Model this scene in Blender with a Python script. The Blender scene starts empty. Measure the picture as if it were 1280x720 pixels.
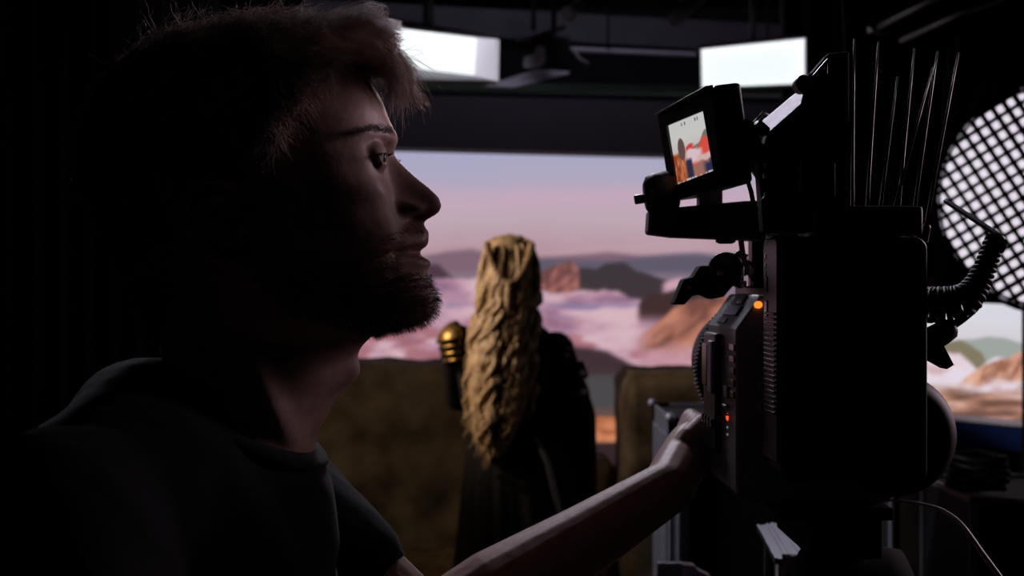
import bpy, bmesh, math, random
import numpy as np
from mathutils import Vector, Matrix

random.seed(7)
rng = np.random.default_rng(11)
PI = math.pi
scene = bpy.context.scene
COL = scene.collection
CAM_Z = 1.5
F = 1500.0                       # focal length in pixels of the 1280x720 frame


def W(px, py, d):
    """point at distance d (metres along the view axis) seen at pixel px, py"""
    return Vector(((px - 640) / F * d, d, CAM_Z - (py - 360) / F * d))


def lin(c):
    """sRGB 0-255 -> linear"""
    out = []
    for v in c:
        v = v / 255.0
        out.append(v / 12.92 if v <= 0.04045 else ((v + 0.055) / 1.055) ** 2.4)
    return tuple(out)


# ------------------------------------------------------------------ materials
def mat(name, rgb, rough=0.6, metal=0.0, spec=0.5, noise=0.0, scale=40.0, bump=0.0, rgb2=None, coat=0.0, sheen=0.0, emit=None, estr=1.0):
    m = bpy.data.materials.new(name)
    m.use_nodes = True
    nt = m.node_tree
    b = nt.nodes['Principled BSDF']
    c = (*lin(rgb), 1)
    b.inputs['Base Color'].default_value = c
    b.inputs['Roughness'].default_value = rough
    b.inputs['Metallic'].default_value = metal
    b.inputs['Specular IOR Level'].default_value = spec
    b.inputs['Coat Weight'].default_value = coat
    b.inputs['Sheen Weight'].default_value = sheen
    if emit is not None:
        b.inputs['Emission Color'].default_value = (*lin(emit), 1)
        b.inputs['Emission Strength'].default_value = estr
    if noise > 0 or bump > 0 or rgb2 is not None:
        tc = nt.nodes.new('ShaderNodeTexCoord')
        n = nt.nodes.new('ShaderNodeTexNoise')
        n.inputs['Scale'].default_value = scale
        n.inputs['Detail'].default_value = 6
        nt.links.new(tc.outputs['Object'], n.inputs['Vector'])
        if noise > 0 or rgb2 is not None:
            r = nt.nodes.new('ShaderNodeValToRGB')
            c2 = (*lin(rgb2), 1) if rgb2 is not None else tuple(x * (1 - noise) for x in c[:3]) + (1,)
            r.color_ramp.elements[0].color = c2
            r.color_ramp.elements[1].color = c
            r.color_ramp.elements[0].position = 0.35
            r.color_ramp.elements[1].position = 0.65
            nt.links.new(n.outputs['Fac'], r.inputs['Fac'])
            nt.links.new(r.outputs['Color'], b.inputs['Base Color'])
        if bump > 0:
            bp = nt.nodes.new('ShaderNodeBump')
            bp.inputs['Strength'].default_value = bump
            bp.inputs['Distance'].default_value = 0.01
            nt.links.new(n.outputs['Fac'], bp.inputs['Height'])
            nt.links.new(bp.outputs['Normal'], b.inputs['Normal'])
    return m


def screen_mat(name, strength=1.0):
    """a lit display: its picture is a colour attribute of the panel"""
    m = bpy.data.materials.new(name)
    m.use_nodes = True
    nt = m.node_tree
    b = nt.nodes['Principled BSDF']
    b.inputs['Base Color'].default_value = (0.01, 0.01, 0.01, 1)
    b.inputs['Roughness'].default_value = 0.6
    a = nt.nodes.new('ShaderNodeAttribute')
    a.attribute_name = 'picture'
    nt.links.new(a.outputs['Color'], b.inputs['Emission Color'])
    b.inputs['Emission Strength'].default_value = strength
    return m


M = {}
M['black_plastic'] = mat('black_plastic', (26, 25, 27), 0.45, noise=0.2, scale=200)
M['black_matte'] = mat('black_matte', (14, 14, 15), 0.85, spec=0.15, noise=0.3, scale=90)
M['black_metal'] = mat('black_metal', (40, 40, 44), 0.38, metal=0.6, noise=0.15, scale=150)
M['body_paint'] = mat('camera_body_paint', (140, 140, 149), 0.5, noise=0.12, scale=400, bump=0.05)
M['rubber'] = mat('rubber', (18, 18, 19), 0.55, spec=0.4, noise=0.2, scale=120)
M['glossy_black'] = mat('glossy_black', (12, 12, 13), 0.2, noise=0.1, scale=60)
M['steel'] = mat('brushed_steel', (178, 172, 184), 0.5, metal=0.5, noise=0.15, scale=120)
M['aluminium'] = mat('aluminium_edging', (190, 190, 200), 0.4, metal=0.8, noise=0.1, scale=80)
M['grey_paint'] = mat('grey_paint', (150, 145, 154), 0.6, noise=0.15, scale=60)
M['case_panel'] = mat('case_panel', (18, 18, 20), 0.6, noise=0.3, scale=60)
M['glass'] = mat('lens_glass', (8, 10, 16), 0.05, coat=1.0, noise=0.05, scale=10)
M['skin'] = mat('skin', (190, 154, 144), 0.5, spec=0.45, rgb2=(174, 136, 126), scale=90, bump=0.06)
M['lip'] = mat('lip', (150, 96, 92), 0.6, noise=0.15, scale=200)
M['hair_brown'] = mat('brown_hair', (184, 162, 152), 0.45, spec=0.6, rgb2=(132, 110, 102), scale=60)
M['beard'] = mat('beard_hair', (84, 58, 46), 0.55, spec=0.35, rgb2=(54, 36, 28), scale=80)
M['eye_white'] = mat('eye_white', (205, 196, 190), 0.08, coat=1.0, noise=0.05, scale=50)
M['iris'] = mat('iris', (84, 98, 84), 0.1, coat=1.0, noise=0.3, scale=300)
M['pupil'] = mat('pupil', (5, 5, 5), 0.05, coat=1.0, noise=0.1, scale=50)
M['tshirt'] = mat('black_cotton', (24, 26, 30), 0.9, spec=0.15, noise=0.2, scale=300, bump=0.1, sheen=0.08)
M['trousers'] = mat('black_denim', (20, 20, 24), 0.9, spec=0.15, noise=0.2, scale=300)
M['shoe'] = mat('black_leather', (20, 18, 18), 0.5, noise=0.2, scale=80)
M['blond'] = mat('blond_hair', (204, 178, 142), 0.5, spec=0.4, rgb2=(146, 116, 84), scale=35)
M['dress'] = mat('dark_cloth', (20, 18, 20), 0.85, spec=0.2, noise=0.3, scale=30)
M['gold'] = mat('worn_gold', (168, 134, 74), 0.42, metal=0.9, rgb2=(52, 42, 26), scale=28, bump=0.2)
M['dark_armour'] = mat('dark_armour', (84, 80, 88), 0.3, metal=0.9, rgb2=(38, 36, 40), scale=30, bump=0.2)
M['stone'] = mat('rough_stone', (170, 142, 100), 0.9, spec=0.15, rgb2=(96, 80, 56), scale=5.0, bump=0.6)
M['stone_dark'] = mat('rough_stone_dark', (120, 107, 88), 0.9, spec=0.15, rgb2=(64, 56, 46), scale=6.0, bump=0.6)
M['floor'] = mat('studio_floor', (28, 27, 29), 0.55, noise=0.3, scale=3)
M['wall'] = mat('studio_wall', (44, 43, 50), 0.85, noise=0.15, scale=2)
M['ceiling'] = mat('studio_ceiling', (26, 25, 28), 0.9, noise=0.2, scale=2)
M['beam'] = mat('painted_beam', (78, 75, 83), 0.7, noise=0.15, scale=6)
M['fascia'] = mat('black_fascia', (50, 47, 53), 0.85, noise=0.15, scale=4)
M['green'] = mat('green_strip', (18, 48, 20), 0.7, noise=0.2, scale=8)
M['curtain'] = mat('black_velvet', (30, 30, 34), 0.95, spec=0.1, noise=0.25, scale=12, sheen=0.1)
M['blue'] = mat('navy_blue_paint', (14, 40, 104), 0.8, spec=0.1, noise=0.1, scale=20)
M['pale_trim'] = mat('pale_trim', (196, 204, 236), 0.6, noise=0.1, scale=20)
M['white_reflector'] = mat('white_reflector', (226, 222, 230), 0.7, noise=0.05, scale=20)
M['pale_metal'] = mat('pale_painted_metal', (226, 220, 230), 0.6, noise=0.1, scale=30)
M['lamp_panel'] = mat('lit_lamp_panel', (240, 240, 240), 0.5, emit=(234, 241, 242), estr=1.08, noise=0.02, scale=5)
M['glowing_side'] = mat('reflector_side_glow', (235, 232, 240), 0.6, emit=(196, 190, 204), estr=0.75, noise=0.02, scale=5)  # reflector side given its own glow in place of bounced panel light
M['lamp_round'] = mat('lit_round_diffuser', (240, 240, 240), 0.5, emit=(238, 228, 242), estr=1.0, noise=0.02, scale=5)
M['led_orange'] = mat('orange_indicator', (255, 120, 40), 0.3, emit=(255, 128, 40), estr=1.6, noise=0.02, scale=5)
M['led_red'] = mat('red_indicator', (255, 80, 30), 0.3, emit=(255, 84, 40), estr=1.2, noise=0.02, scale=5)
M['led_dim'] = mat('dim_indicator', (160, 165, 160), 0.3, emit=(130, 135, 130), estr=0.5, noise=0.02, scale=5)
M['pale_cable'] = mat('pale_cable_sheath', (246, 242, 244), 0.5, noise=0.05, scale=60)
M['led_wall'] = screen_mat('video_wall_picture', 1.0)
M['monitor_picture'] = screen_mat('monitor_picture', 1.0)


# ------------------------------------------------------------------ object helpers
def tag(o, label=None, cat=None, group=None, kind=None):
    if label: o['label'] = label
    if cat: o['category'] = cat
    if group: o['group'] = group
    if kind: o['kind'] = kind
    return o


def thing(name, loc, label, cat, group=None):
    o = bpy.data.objects.new(name, None)
    COL.objects.link(o)
    o.location = loc
    o.empty_display_size = 0.05
    return tag(o, label, cat, group)


def world_loc(o):
    v = Vector((0, 0, 0))
    while o is not None:
        v += o.location
        o = o.parent
    return v


class MB:
    """collects shapes given in world coordinates, then links them as ONE mesh object"""
    def __init__(self):
        self.v = []
        self.f = []

    def add(self, verts, faces):
        n = len(self.v)
        self.v += [tuple(p) for p in verts]
        self.f += [tuple(i + n for i in q) for q in faces]
        return self

    def hexa(self, p):
        """8 corners: bottom 0-3 (loop), top 4-7 (same order)"""
        return self.add(p, [(3, 2, 1, 0), (4, 5, 6, 7), (0, 1, 5, 4), (1, 2, 6, 5), (2, 3, 7, 6), (3, 0, 4, 7)])

    def box(self, x0, x1, y0, y1, z0, z1):
        return self.hexa([(x0, y0, z0), (x1, y0, z0), (x1, y1, z0), (x0, y1, z0), (x0, y0, z1), (x1, y0, z1), (x1, y1, z1), (x0, y1, z1)])

    def rbox(self, c, size, rot=(0, 0, 0)):
        from mathutils import Euler
        R = Euler(rot).to_matrix()
        hx, hy, hz = size[0] / 2, size[1] / 2, size[2] / 2
        c = Vector(c)
        p = [c + R @ Vector(q) for q in ((-hx, -hy, -hz), (hx, -hy, -hz), (hx, hy, -hz), (-hx, hy, -hz), (-hx, -hy, hz), (hx, -hy, hz), (hx, hy, hz), (-hx, hy, hz))]
        return self.hexa(p)

    def slab(self, quad, off):
        """a quad (loop of 4 points) given thickness by the vector off"""
        off = Vector(off)
        q = [Vector(p) for p in quad]
        return self.hexa(q + [p + off for p in q])

    def prism(self, poly, off):
        """a polygon loop extruded by the vector off"""
        off = Vector(off)
        a = [Vector(p) for p in poly]
        n = len(a)
        fs = [tuple(reversed(range(n))), tuple(range(n, 2 * n))]
        for i in range(n):
            j = (i + 1) % n
            fs.append((i, j, n + j, n + i))
        return self.add(a + [p + off for p in a], fs)

    def tube(self, pts, rad, seg=12, cap=True, flat=1.0):
        pts = [Vector(p) for p in pts]
        if not hasattr(rad, '__len__'):
            rad = [rad] * len(pts)
        n = len(pts)
        t0 = (pts[1] - pts[0]).normalized()
        u = t0.orthogonal().normalized()
        vs, fs = [], []
        for i in range(n):
            a = pts[max(i - 1, 0)]
            b = pts[min(i + 1, n - 1)]
            t = (b - a)
            t = t.normalized() if t.length > 1e-9 else t0
            u = (u - t * u.dot(t))
            u = u.normalized() if u.length > 1e-6 else t.orthogonal().normalized()
            w = t.cross(u)
            for k in range(seg):
                an = 2 * PI * k / seg
                vs.append(pts[i] + (u * math.cos(an) + w * math.sin(an) * flat) * rad[i])
        for i in range(n - 1):
            for k in range(seg):
                k2 = (k + 1) % seg
                fs.append((i * seg + k, i * seg + k2, (i + 1) * seg + k2, (i + 1) * seg + k))
        if cap:
            fs.append(tuple(reversed(range(seg))))
            fs.append(tuple((n - 1) * seg + k for k in range(seg)))
        return self.add(vs, fs)

    def limb(self, pts, rad, seg=16):
        """tube with rounded ends and finely resampled joints"""
        P = [Vector(p) for p in pts]
        Q, R = [], []
        t = (P[1] - P[0]).normalized()
        for a in (80, 60, 40, 20):
            an = math.radians(a)
            Q.append(P[0] - t * rad[0] * math.sin(an)); R.append(rad[0] * math.cos(an))
        for i in range(len(P) - 1):
            for k in range(4):
                s = k / 4
                Q.append(P[i].lerp(P[i + 1], s)); R.append(rad[i] * (1 - s) + rad[i + 1] * s)
        Q.append(P[-1]); R.append(rad[-1])
        t = (P[-1] - P[-2]).normalized()
        for a in (20, 40, 60, 80):
            an = math.radians(a)
            Q.append(P[-1] + t * rad[-1] * math.sin(an)); R.append(rad[-1] * math.cos(an))
        return self.tube(Q, R, seg)

    def ellipsoid(self, c, r, rot=None, nu=24, nv=14):
        c = Vector(c)
        vs, fs = [], []
        for j in range(1, nv):
            ph = PI * j / nv
            for i in range(nu):
                th = 2 * PI * i / nu
                q = Vector((r[0] * math.sin(ph) * math.cos(th), r[1] * math.sin(ph) * math.sin(th), r[2] * math.cos(ph)))
                vs.append(c + (rot @ q if rot is not None else q))
        top = Vector((0, 0, r[2])); bot = Vector((0, 0, -r[2]))
        vs.append(c + (rot @ top if rot is not None else top))
        vs.append(c + (rot @ bot if rot is not None else bot))
        T, B = len(vs) - 2, len(vs) - 1
        for j in range(nv - 2):
            for i in range(nu):
                i2 = (i + 1) % nu
                fs.append((j * nu + i, (j + 1) * nu + i, (j + 1) * nu + i2, j * nu + i2))
        for i in range(nu):
            i2 = (i + 1) % nu
            fs.append((T, i, i2))
            fs.append((B, (nv - 2) * nu + i2, (nv - 2) * nu + i))
        return self.add(vs, fs)

    def lathe(self, c, axis, prof, seg=48):
        """prof: (distance along axis, radius) pairs; closed on the axis at both ends"""
        c = Vector(c)
        ax = Vector(axis).normalized()
        u = ax.orthogonal().normalized()
        w = ax.cross(u)
        vs, fs = [], []
        for (h, r) in prof:
            for k in range(seg):
                an = 2 * PI * k / seg
                vs.append(c + ax * h + (u * math.cos(an) + w * math.sin(an)) * r)
        n = len(prof)
        for i in range(n - 1):
            for k in range(seg):
                k2 = (k + 1) % seg
                fs.append((i * seg + k, i * seg + k2, (i + 1) * seg + k2, (i + 1) * seg + k))
        fs.append(tuple(reversed(range(seg))))
        fs.append(tuple((n - 1) * seg + k for k in range(seg)))
        return self.add(vs, fs)

    def build(self, name, m, parent=None, smooth=False, bevel=0.0, subsurf=0, label=None):
        me = bpy.data.meshes.new(name)
        base = world_loc(parent) if parent is not None else Vector((0, 0, 0))
        me.from_pydata([(p[0] - base[0], p[1] - base[1], p[2] - base[2]) for p in self.v], [], self.f)
        me.update()
        return finish(name, me, m, parent, smooth, bevel, subsurf, label)


def finish(name, me, m, parent=None, smooth=False, bevel=0.0, subsurf=0, label=None):
    bm = bmesh.new(); bm.from_mesh(me)
    bmesh.ops.recalc_face_normals(bm, faces=bm.faces)
    bm.to_mesh(me); bm.free()
    o = bpy.data.objects.new(name, me)
    COL.objects.link(o)
    me.materials.append(m)
    if parent is not None:
        o.parent = parent
    if bevel > 0:
        md = o.modifiers.new('bevel', 'BEVEL')
        md.width = bevel; md.segments = 3; md.limit_method = 'ANGLE'; md.angle_limit = math.radians(40)
        md.harden_normals = False
    if subsurf:
        md = o.modifiers.new('sub', 'SUBSURF'); md.levels = subsurf; md.render_levels = subsurf
    if smooth or bevel > 0:
        me.polygons.foreach_set('use_smooth', [True] * len(me.polygons))
        if bevel > 0 and not smooth:
            try:
                me.set_sharp_from_angle(angle=math.radians(35))
            except Exception:
                pass
    if label:
        o['label'] = label
    return o


def union(mb, voxel, smooth=3, factor=0.5):
    """fuses the overlapping closed shapes of mb into one continuous skin; returns world-space verts, faces"""
    me = bpy.data.meshes.new('tmp')
    me.from_pydata(mb.v, [], mb.f); me.update()
    bm = bmesh.new(); bm.from_mesh(me)
    bmesh.ops.recalc_face_normals(bm, faces=bm.faces)
    bm.to_mesh(me); bm.free()
    o = bpy.data.objects.new('tmp', me)
    COL.objects.link(o)
    r = o.modifiers.new('r', 'REMESH'); r.mode = 'VOXEL'; r.voxel_size = voxel
    if smooth:
        s = o.modifiers.new('s', 'SMOOTH'); s.iterations = smooth; s.factor = factor
    dg = bpy.context.evaluated_depsgraph_get()
    ev = o.evaluated_get(dg)
    out = bpy.data.meshes.new_from_object(ev)
    bpy.data.objects.remove(o)
    return out


def relocate(me, parent):
    base = world_loc(parent)
    n = len(me.vertices)
    co = np.empty(n * 3, np.float32); me.vertices.foreach_get('co', co)
    co = co.reshape(-1, 3) - np.array(base, np.float32)
    me.vertices.foreach_set('co', co.ravel()); me.update()


def strands_mesh(name, pts, rad, m, parent):
    """pts (N,K,3) world coordinates, rad (K,) or (N,K): N thin three-sided hairs as one mesh"""
    N, K, _ = pts.shape
    rad = np.broadcast_to(np.asarray(rad, float), (N, K))
    t = np.gradient(pts, axis=1)
    t /= np.linalg.norm(t, axis=2, keepdims=True) + 1e-12
    ref = np.where(np.abs(t[..., 2:3]) < 0.9, np.array([0, 0, 1.0]), np.array([1.0, 0, 0]))
    u = np.cross(t, ref); u /= np.linalg.norm(u, axis=2, keepdims=True) + 1e-12
    w = np.cross(t, u)
    vs = np.empty((N, K, 3, 3))
    for k in range(3):
        an = 2 * PI * k / 3
        vs[:, :, k] = pts + (u * math.cos(an) + w * math.sin(an)) * rad[..., None]
    vs = vs.reshape(-1, 3) - np.array(world_loc(parent))
    idx = np.arange(N * K * 3).reshape(N, K, 3)
    fs = []
    for k in range(3):
        k2 = (k + 1) % 3
        fs.append(np.stack([idx[:, :-1, k], idx[:, :-1, k2], idx[:, 1:, k2], idx[:, 1:, k]], -1).reshape(-1, 4))
    fs = np.concatenate(fs)
    return raw_mesh(name, vs, fs, m, parent)


def raw_mesh(name, vs, fs, m, parent, smooth=True, colors=None):
    me = bpy.data.meshes.new(name)
    n, q = len(vs), len(fs)
    me.vertices.add(n); me.vertices.foreach_set('co', np.asarray(vs, np.float32).ravel())
    s = fs.shape[1]
    me.loops.add(q * s); me.loops.foreach_set('vertex_index', np.asarray(fs, np.int32).ravel())
    me.polygons.add(q)
    me.polygons.foreach_set('loop_start', np.arange(0, q * s, s, dtype=np.int32))
    me.polygons.foreach_set('loop_total', np.full(q, s, np.int32))
    if smooth:
        me.polygons.foreach_set('use_smooth', np.ones(q, bool))
    me.update(calc_edges=True)
    if colors is not None:
        at = me.color_attributes.new('picture', 'FLOAT_COLOR', 'POINT')
        at.data.foreach_set('color', np.concatenate([colors, np.ones((n, 1))], 1).astype(np.float32).ravel())
    me.materials.append(m)
    o = bpy.data.objects.new(name, me)
    COL.objects.link(o)
    if parent is not None:
        o.parent = parent
    return o


# ------------------------------------------------------------------ numpy noise
def _hash(ix, iy, seed):
    h = (ix * 374761393 + iy * 668265263 + seed * 974711) & 0xffffffff
    h = ((h ^ (h >> 13)) * 1274126177) & 0xffffffff
    h = h ^ (h >> 16)
    return (h & 0xffff) / 65535.0


def vnoise(x, y, seed=0):
    x = np.asarray(x, float); y = np.asarray(y, float)
    ix = np.floor(x).astype(np.int64); iy = np.floor(y).astype(np.int64)
    fx = x - ix; fy = y - iy
    fx = fx * fx * (3 - 2 * fx); fy = fy * fy * (3 - 2 * fy)
    a = _hash(ix, iy, seed); b = _hash(ix + 1, iy, seed); c = _hash(ix, iy + 1, seed); d = _hash(ix + 1, iy + 1, seed)
    return (a * (1 - fx) + b * fx) * (1 - fy) + (c * (1 - fx) + d * fx) * fy


def fbm(x, y, seed=0, oct=4):
    s = 0; a = 0.5; t = 0
    for o in range(oct):
        s = s + a * vnoise(x * 2 ** o, y * 2 ** o, seed + o * 17); t += a; a *= 0.5
    return s / t


def sstep(a, b, x):
    t = np.clip((x - a) / (b - a), 0, 1)
    return t * t * (3 - 2 * t)


def lin_np(c):
    c = np.clip(c, 0, 255) / 255.0
    return np.where(c <= 0.04045, c / 12.92, ((c + 0.055) / 1.055) ** 2.4)


def ramp(y, stops):
    ys = [s[0] for s in stops]
    return np.stack([np.interp(y, ys, [s[1][k] for s in stops]) for k in range(3)], -1)


def over(base, col, a):
    return base * (1 - a[..., None]) + np.asarray(col, float) * a[..., None]






# ================================================================== SETTING
def struct(name, mb, m, bevel=0.0, label=None):
    o = mb.build(name, m, None, bevel=bevel)
    return tag(o, label, None, None, 'structure')


RX0, RX1, RY0, RY1, RZ1 = -3.6, 3.8, -1.8, 9.0, 3.6
struct('floor', MB().box(RX0, RX1, RY0, RY1, -0.1, 0.0), M['floor'], label='dark studio floor')
struct('ceiling', MB().box(RX0, RX1, RY0, RY1, RZ1, RZ1 + 0.1), M['ceiling'], label='dark studio ceiling')
struct('wall_back', MB().box(RX0, RX1, RY1, RY1 + 0.1, 0, RZ1), M['wall'], label='dark grey studio wall behind the video wall')
struct('wall_left', MB().box(RX0 - 0.1, RX0, RY0, RY1, 0, RZ1), M['wall'], label='dark studio wall on the left')
struct('wall_right', MB().box(RX1, RX1 + 0.1, RY0, RY1, 0, RZ1), M['wall'], label='dark studio wall on the right')
struct('wall_front', MB().box(RX0, RX1, RY0 - 0.1, RY0, 0, RZ1), M['wall'], label='dark studio wall behind the viewer')


# ---------------------------------------------------------------- LED video wall (main, curved away at right)
def main_picture(x, y):
    """the sunset cloudscape shown on the main video wall"""
    wob = (fbm(x / 60, y / 60, 3) - 0.5)
    c = ramp(y + wob * 14 + (x - 640) * 0.012, [(150, (172, 170, 202)), (200, (170, 168, 196)), (228, (178, 168, 192)), (250, (196, 168, 188)),
                  (275, (190, 168, 180)), (300, (186, 156, 168)), (318, (178, 146, 156)), (345, (160, 130, 146))])
    streak = sstep(0.5, 0.75, fbm(x / 170, y / 11, 21)) * sstep(215, 250, y)
    c = over(c, (200, 170, 182), streak * 0.4)
    def ridge(pts, rough, sc, seed):
        xs = [p[0] for p in pts]; ys = [p[1] for p in pts]
        return np.interp(x, xs, ys) + (fbm(x / sc, x * 0 + 7.3, seed) - 0.5) * rough
    def layer(c, top, col, soft=2.0, alpha=1.0):
        return over(c, col, sstep(-soft, soft, y - top) * alpha)
    # far hazes
    c = layer(c, ridge([(200, 330), (520, 322), (560, 315), (590, 311), (620, 318), (680, 322), (760, 316), (800, 320)], 3, 50, 5), (122, 96, 112), 3, 0.9)
    c = layer(c, ridge([(640, 345), (680, 324), (760, 326), (800, 322), (840, 317), (870, 316), (930, 324), (1100, 330)], 2, 60, 6), (92, 88, 106), 4, 0.85)
    c = over(c, (150, 126, 142), sstep(336, 346, y) * 0.6)
    # dark hill in the middle
    top = ridge([(690, 345), (722, 334), (745, 336), (758, 329), (782, 329), (795, 338), (830, 349), (850, 358), (900, 372)], 4, 18, 8)
    c = layer(c, top, (62, 54, 58), 1.5, sstep(672, 700, x))
    # right-hand distant cloud gap
    c = over(c, (206, 160, 176), sstep(9, 4, np.abs(y - 357 + (x - 838) * 0.3)) * sstep(824, 834, x) * sstep(858, 846, x))
    # left small dark hill
    top = ridge([(470, 348), (535, 330), (548, 330), (562, 344), (570, 349), (700, 352)], 2, 16, 9)
    c = layer(c, top, (78, 56, 70), 1.5, sstep(572, 566, x) * sstep(353, 347, y))
    # red rock
    top = ridge([(640, 372), (676, 338), (690, 333), (702, 329), (716, 327), (724, 338), (730, 370)], 5, 9, 10)
    rk = sstep(.35, .65, fbm((x + y * .5) / 9, (y - x * .3) / 14, 12))
    rock = np.stack([108 + 58 * rk, 70 + 34 * rk, 70 + 28 * rk], -1)
    a = sstep(-1.5, 1.5, y - top) * sstep(726, 722, x)
    c = c * (1 - a[..., None]) + rock * a[..., None]
    # cloud sea
    ctop = ridge([(200, 346), (480, 348), (560, 349), (600, 347), (690, 364), (745, 366), (770, 362), (785, 370), (810, 378), (1100, 382)], 12, 26, 13)
    n = fbm(x / 46, y / 17, 14, 5); n2 = fbm(x / 90, y / 22, 31, 4)
    cloud = ramp(n, [(0.25, (146, 110, 136)), (0.42, (178, 136, 158)), (0.55, (200, 160, 176)), (0.75, (214, 180, 190))])
    cloud = over(cloud, (128, 116, 154), sstep(0.46, 0.60, n2) * sstep(374, 386, y) * sstep(406, 394, y) * 0.85)
    cloud = over(cloud, (160, 100, 108), sstep(0.42, 0.62, fbm(x / 40, y / 12, 41)) * sstep(392, 412, y) * 0.8)
    cloud = over(cloud, (198, 148, 158), sstep(424, 440, y) * sstep(780, 820, x) * 0.8)
    a = sstep(-3, 3, y - ctop)
    c = c * (1 - a[..., None]) + cloud * a[..., None]
    # brown slope at the right
    top = ridge([(790, 400), (800, 376), (815, 366), (835, 368), (850, 372), (870, 390)], 4, 12, 15)
    c = layer(c, top, (66, 46, 46), 2, sstep(794, 802, x) * sstep(866, 840, x) * sstep(410, 388, y))
    top = ridge([(795, 424), (820, 405), (845, 384), (862, 376), (875, 370), (890, 376), (905, 370), (940, 380), (1100, 372)], 6, 14, 16)
    g = fbm((x + y) / 14, (y - x * 0.4) / 30, 17, 4)
    sand = ramp(g, [(0.3, (120, 76, 66)), (0.5, (164, 106, 90)), (0.7, (192, 128, 106))])
    a = sstep(-2, 2, y - top) * sstep(446, 420, y + (fbm(x / 30, y / 10, 19) - 0.5) * 26) * sstep(788, 818, x)
    c = c * (1 - a[..., None]) + sand * a[..., None]
    # shadowed ground at the foot of the clouds
    a = sstep(0, 7, y - ridge([(200, 448), (560, 447), (690, 428), (720, 430), (760, 436), (790, 452), (800, 460), (870, 458), (1100, 458)], 6, 30, 18))
    c = over(c, (64, 48, 54), a)
    c = over(c, (74, 72, 74), sstep(462, 474, y))
    c = over(c, (96, 76, 72), sstep(506, 514, y))
    sand2 = ramp(fbm(x / 20, y / 9, 23), [(0.3, (160, 88, 58)), (0.7, (206, 132, 92))])
    a = sstep(519, 523, y) * sstep(554, 551, y)
    c = c * (1 - a[..., None]) + sand2 * a[..., None]
    c = over(c, (52, 38, 40), sstep(552, 555, y))
    return lin_np(c) * 0.98


def grid_panel(name, A, B, z0, z1, nx, nz, fn, m, parent):
    """an upright display from A to B (x, y), z0 to z1; its picture is worked out once where it stands"""
    s = np.linspace(0, 1, nx); t = np.linspace(0, 1, nz)
    S, T = np.meshgrid(s, t)
    X = A[0] + (B[0] - A[0]) * S; Y = A[1] + (B[1] - A[1]) * S; Z = z0 + (z1 - z0) * T
    vs = np.stack([X, Y, Z], -1).reshape(-1, 3)
    idx = np.arange(nx * nz).reshape(nz, nx)
    fs = np.stack([idx[:-1, :-1], idx[:-1, 1:], idx[1:, 1:], idx[1:, :-1]], -1).reshape(-1, 4)
    u = 640 + X / Y * F; v = 360 - (Z - CAM_Z) / Y * F
    cols = fn(u, v).reshape(-1, 3)
    return raw_mesh(name, vs - np.array(world_loc(parent)), fs, m, parent, True, cols)


DX, DY = 1.463, 0.44
WA = (-0.607 - DX * 0.74, 6.5 - DY * 0.74)
WB = (-0.607 + DX * 1.72, 6.5 + DY * 1.72)
WT = 2.315
nv = Vector((DY, -DX, 0)).normalized()          # towards the viewer
t = thing('video_wall', ((WA[0] + WB[0]) / 2, (WA[1] + WB[1]) / 2, 0), 'large video wall showing a pink sunset over clouds and red mountains, behind the blond woman', 'video wall')
grid_panel('screen', WA, WB, 0.12, WT, 300, 210, main_picture, M['led_wall'], t)
bk = [Vector((WA[0], WA[1], 0)) - nv * 0.02, Vector((WB[0], WB[1], 0)) - nv * 0.02]
MB().slab([bk[0] + Vector((0, 0, 0.12)), bk[1] + Vector((0, 0, 0.12)), bk[1] + Vector((0, 0, WT)), bk[0] + Vector((0, 0, WT))], -nv * 0.12).build('cabinet', M['black_metal'], t)
MB().slab([bk[0], bk[1], bk[1] + Vector((0, 0, 0.12)), bk[0] + Vector((0, 0, 0.12))], -nv * 0.3).build('plinth', M['black_matte'], t)


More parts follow.
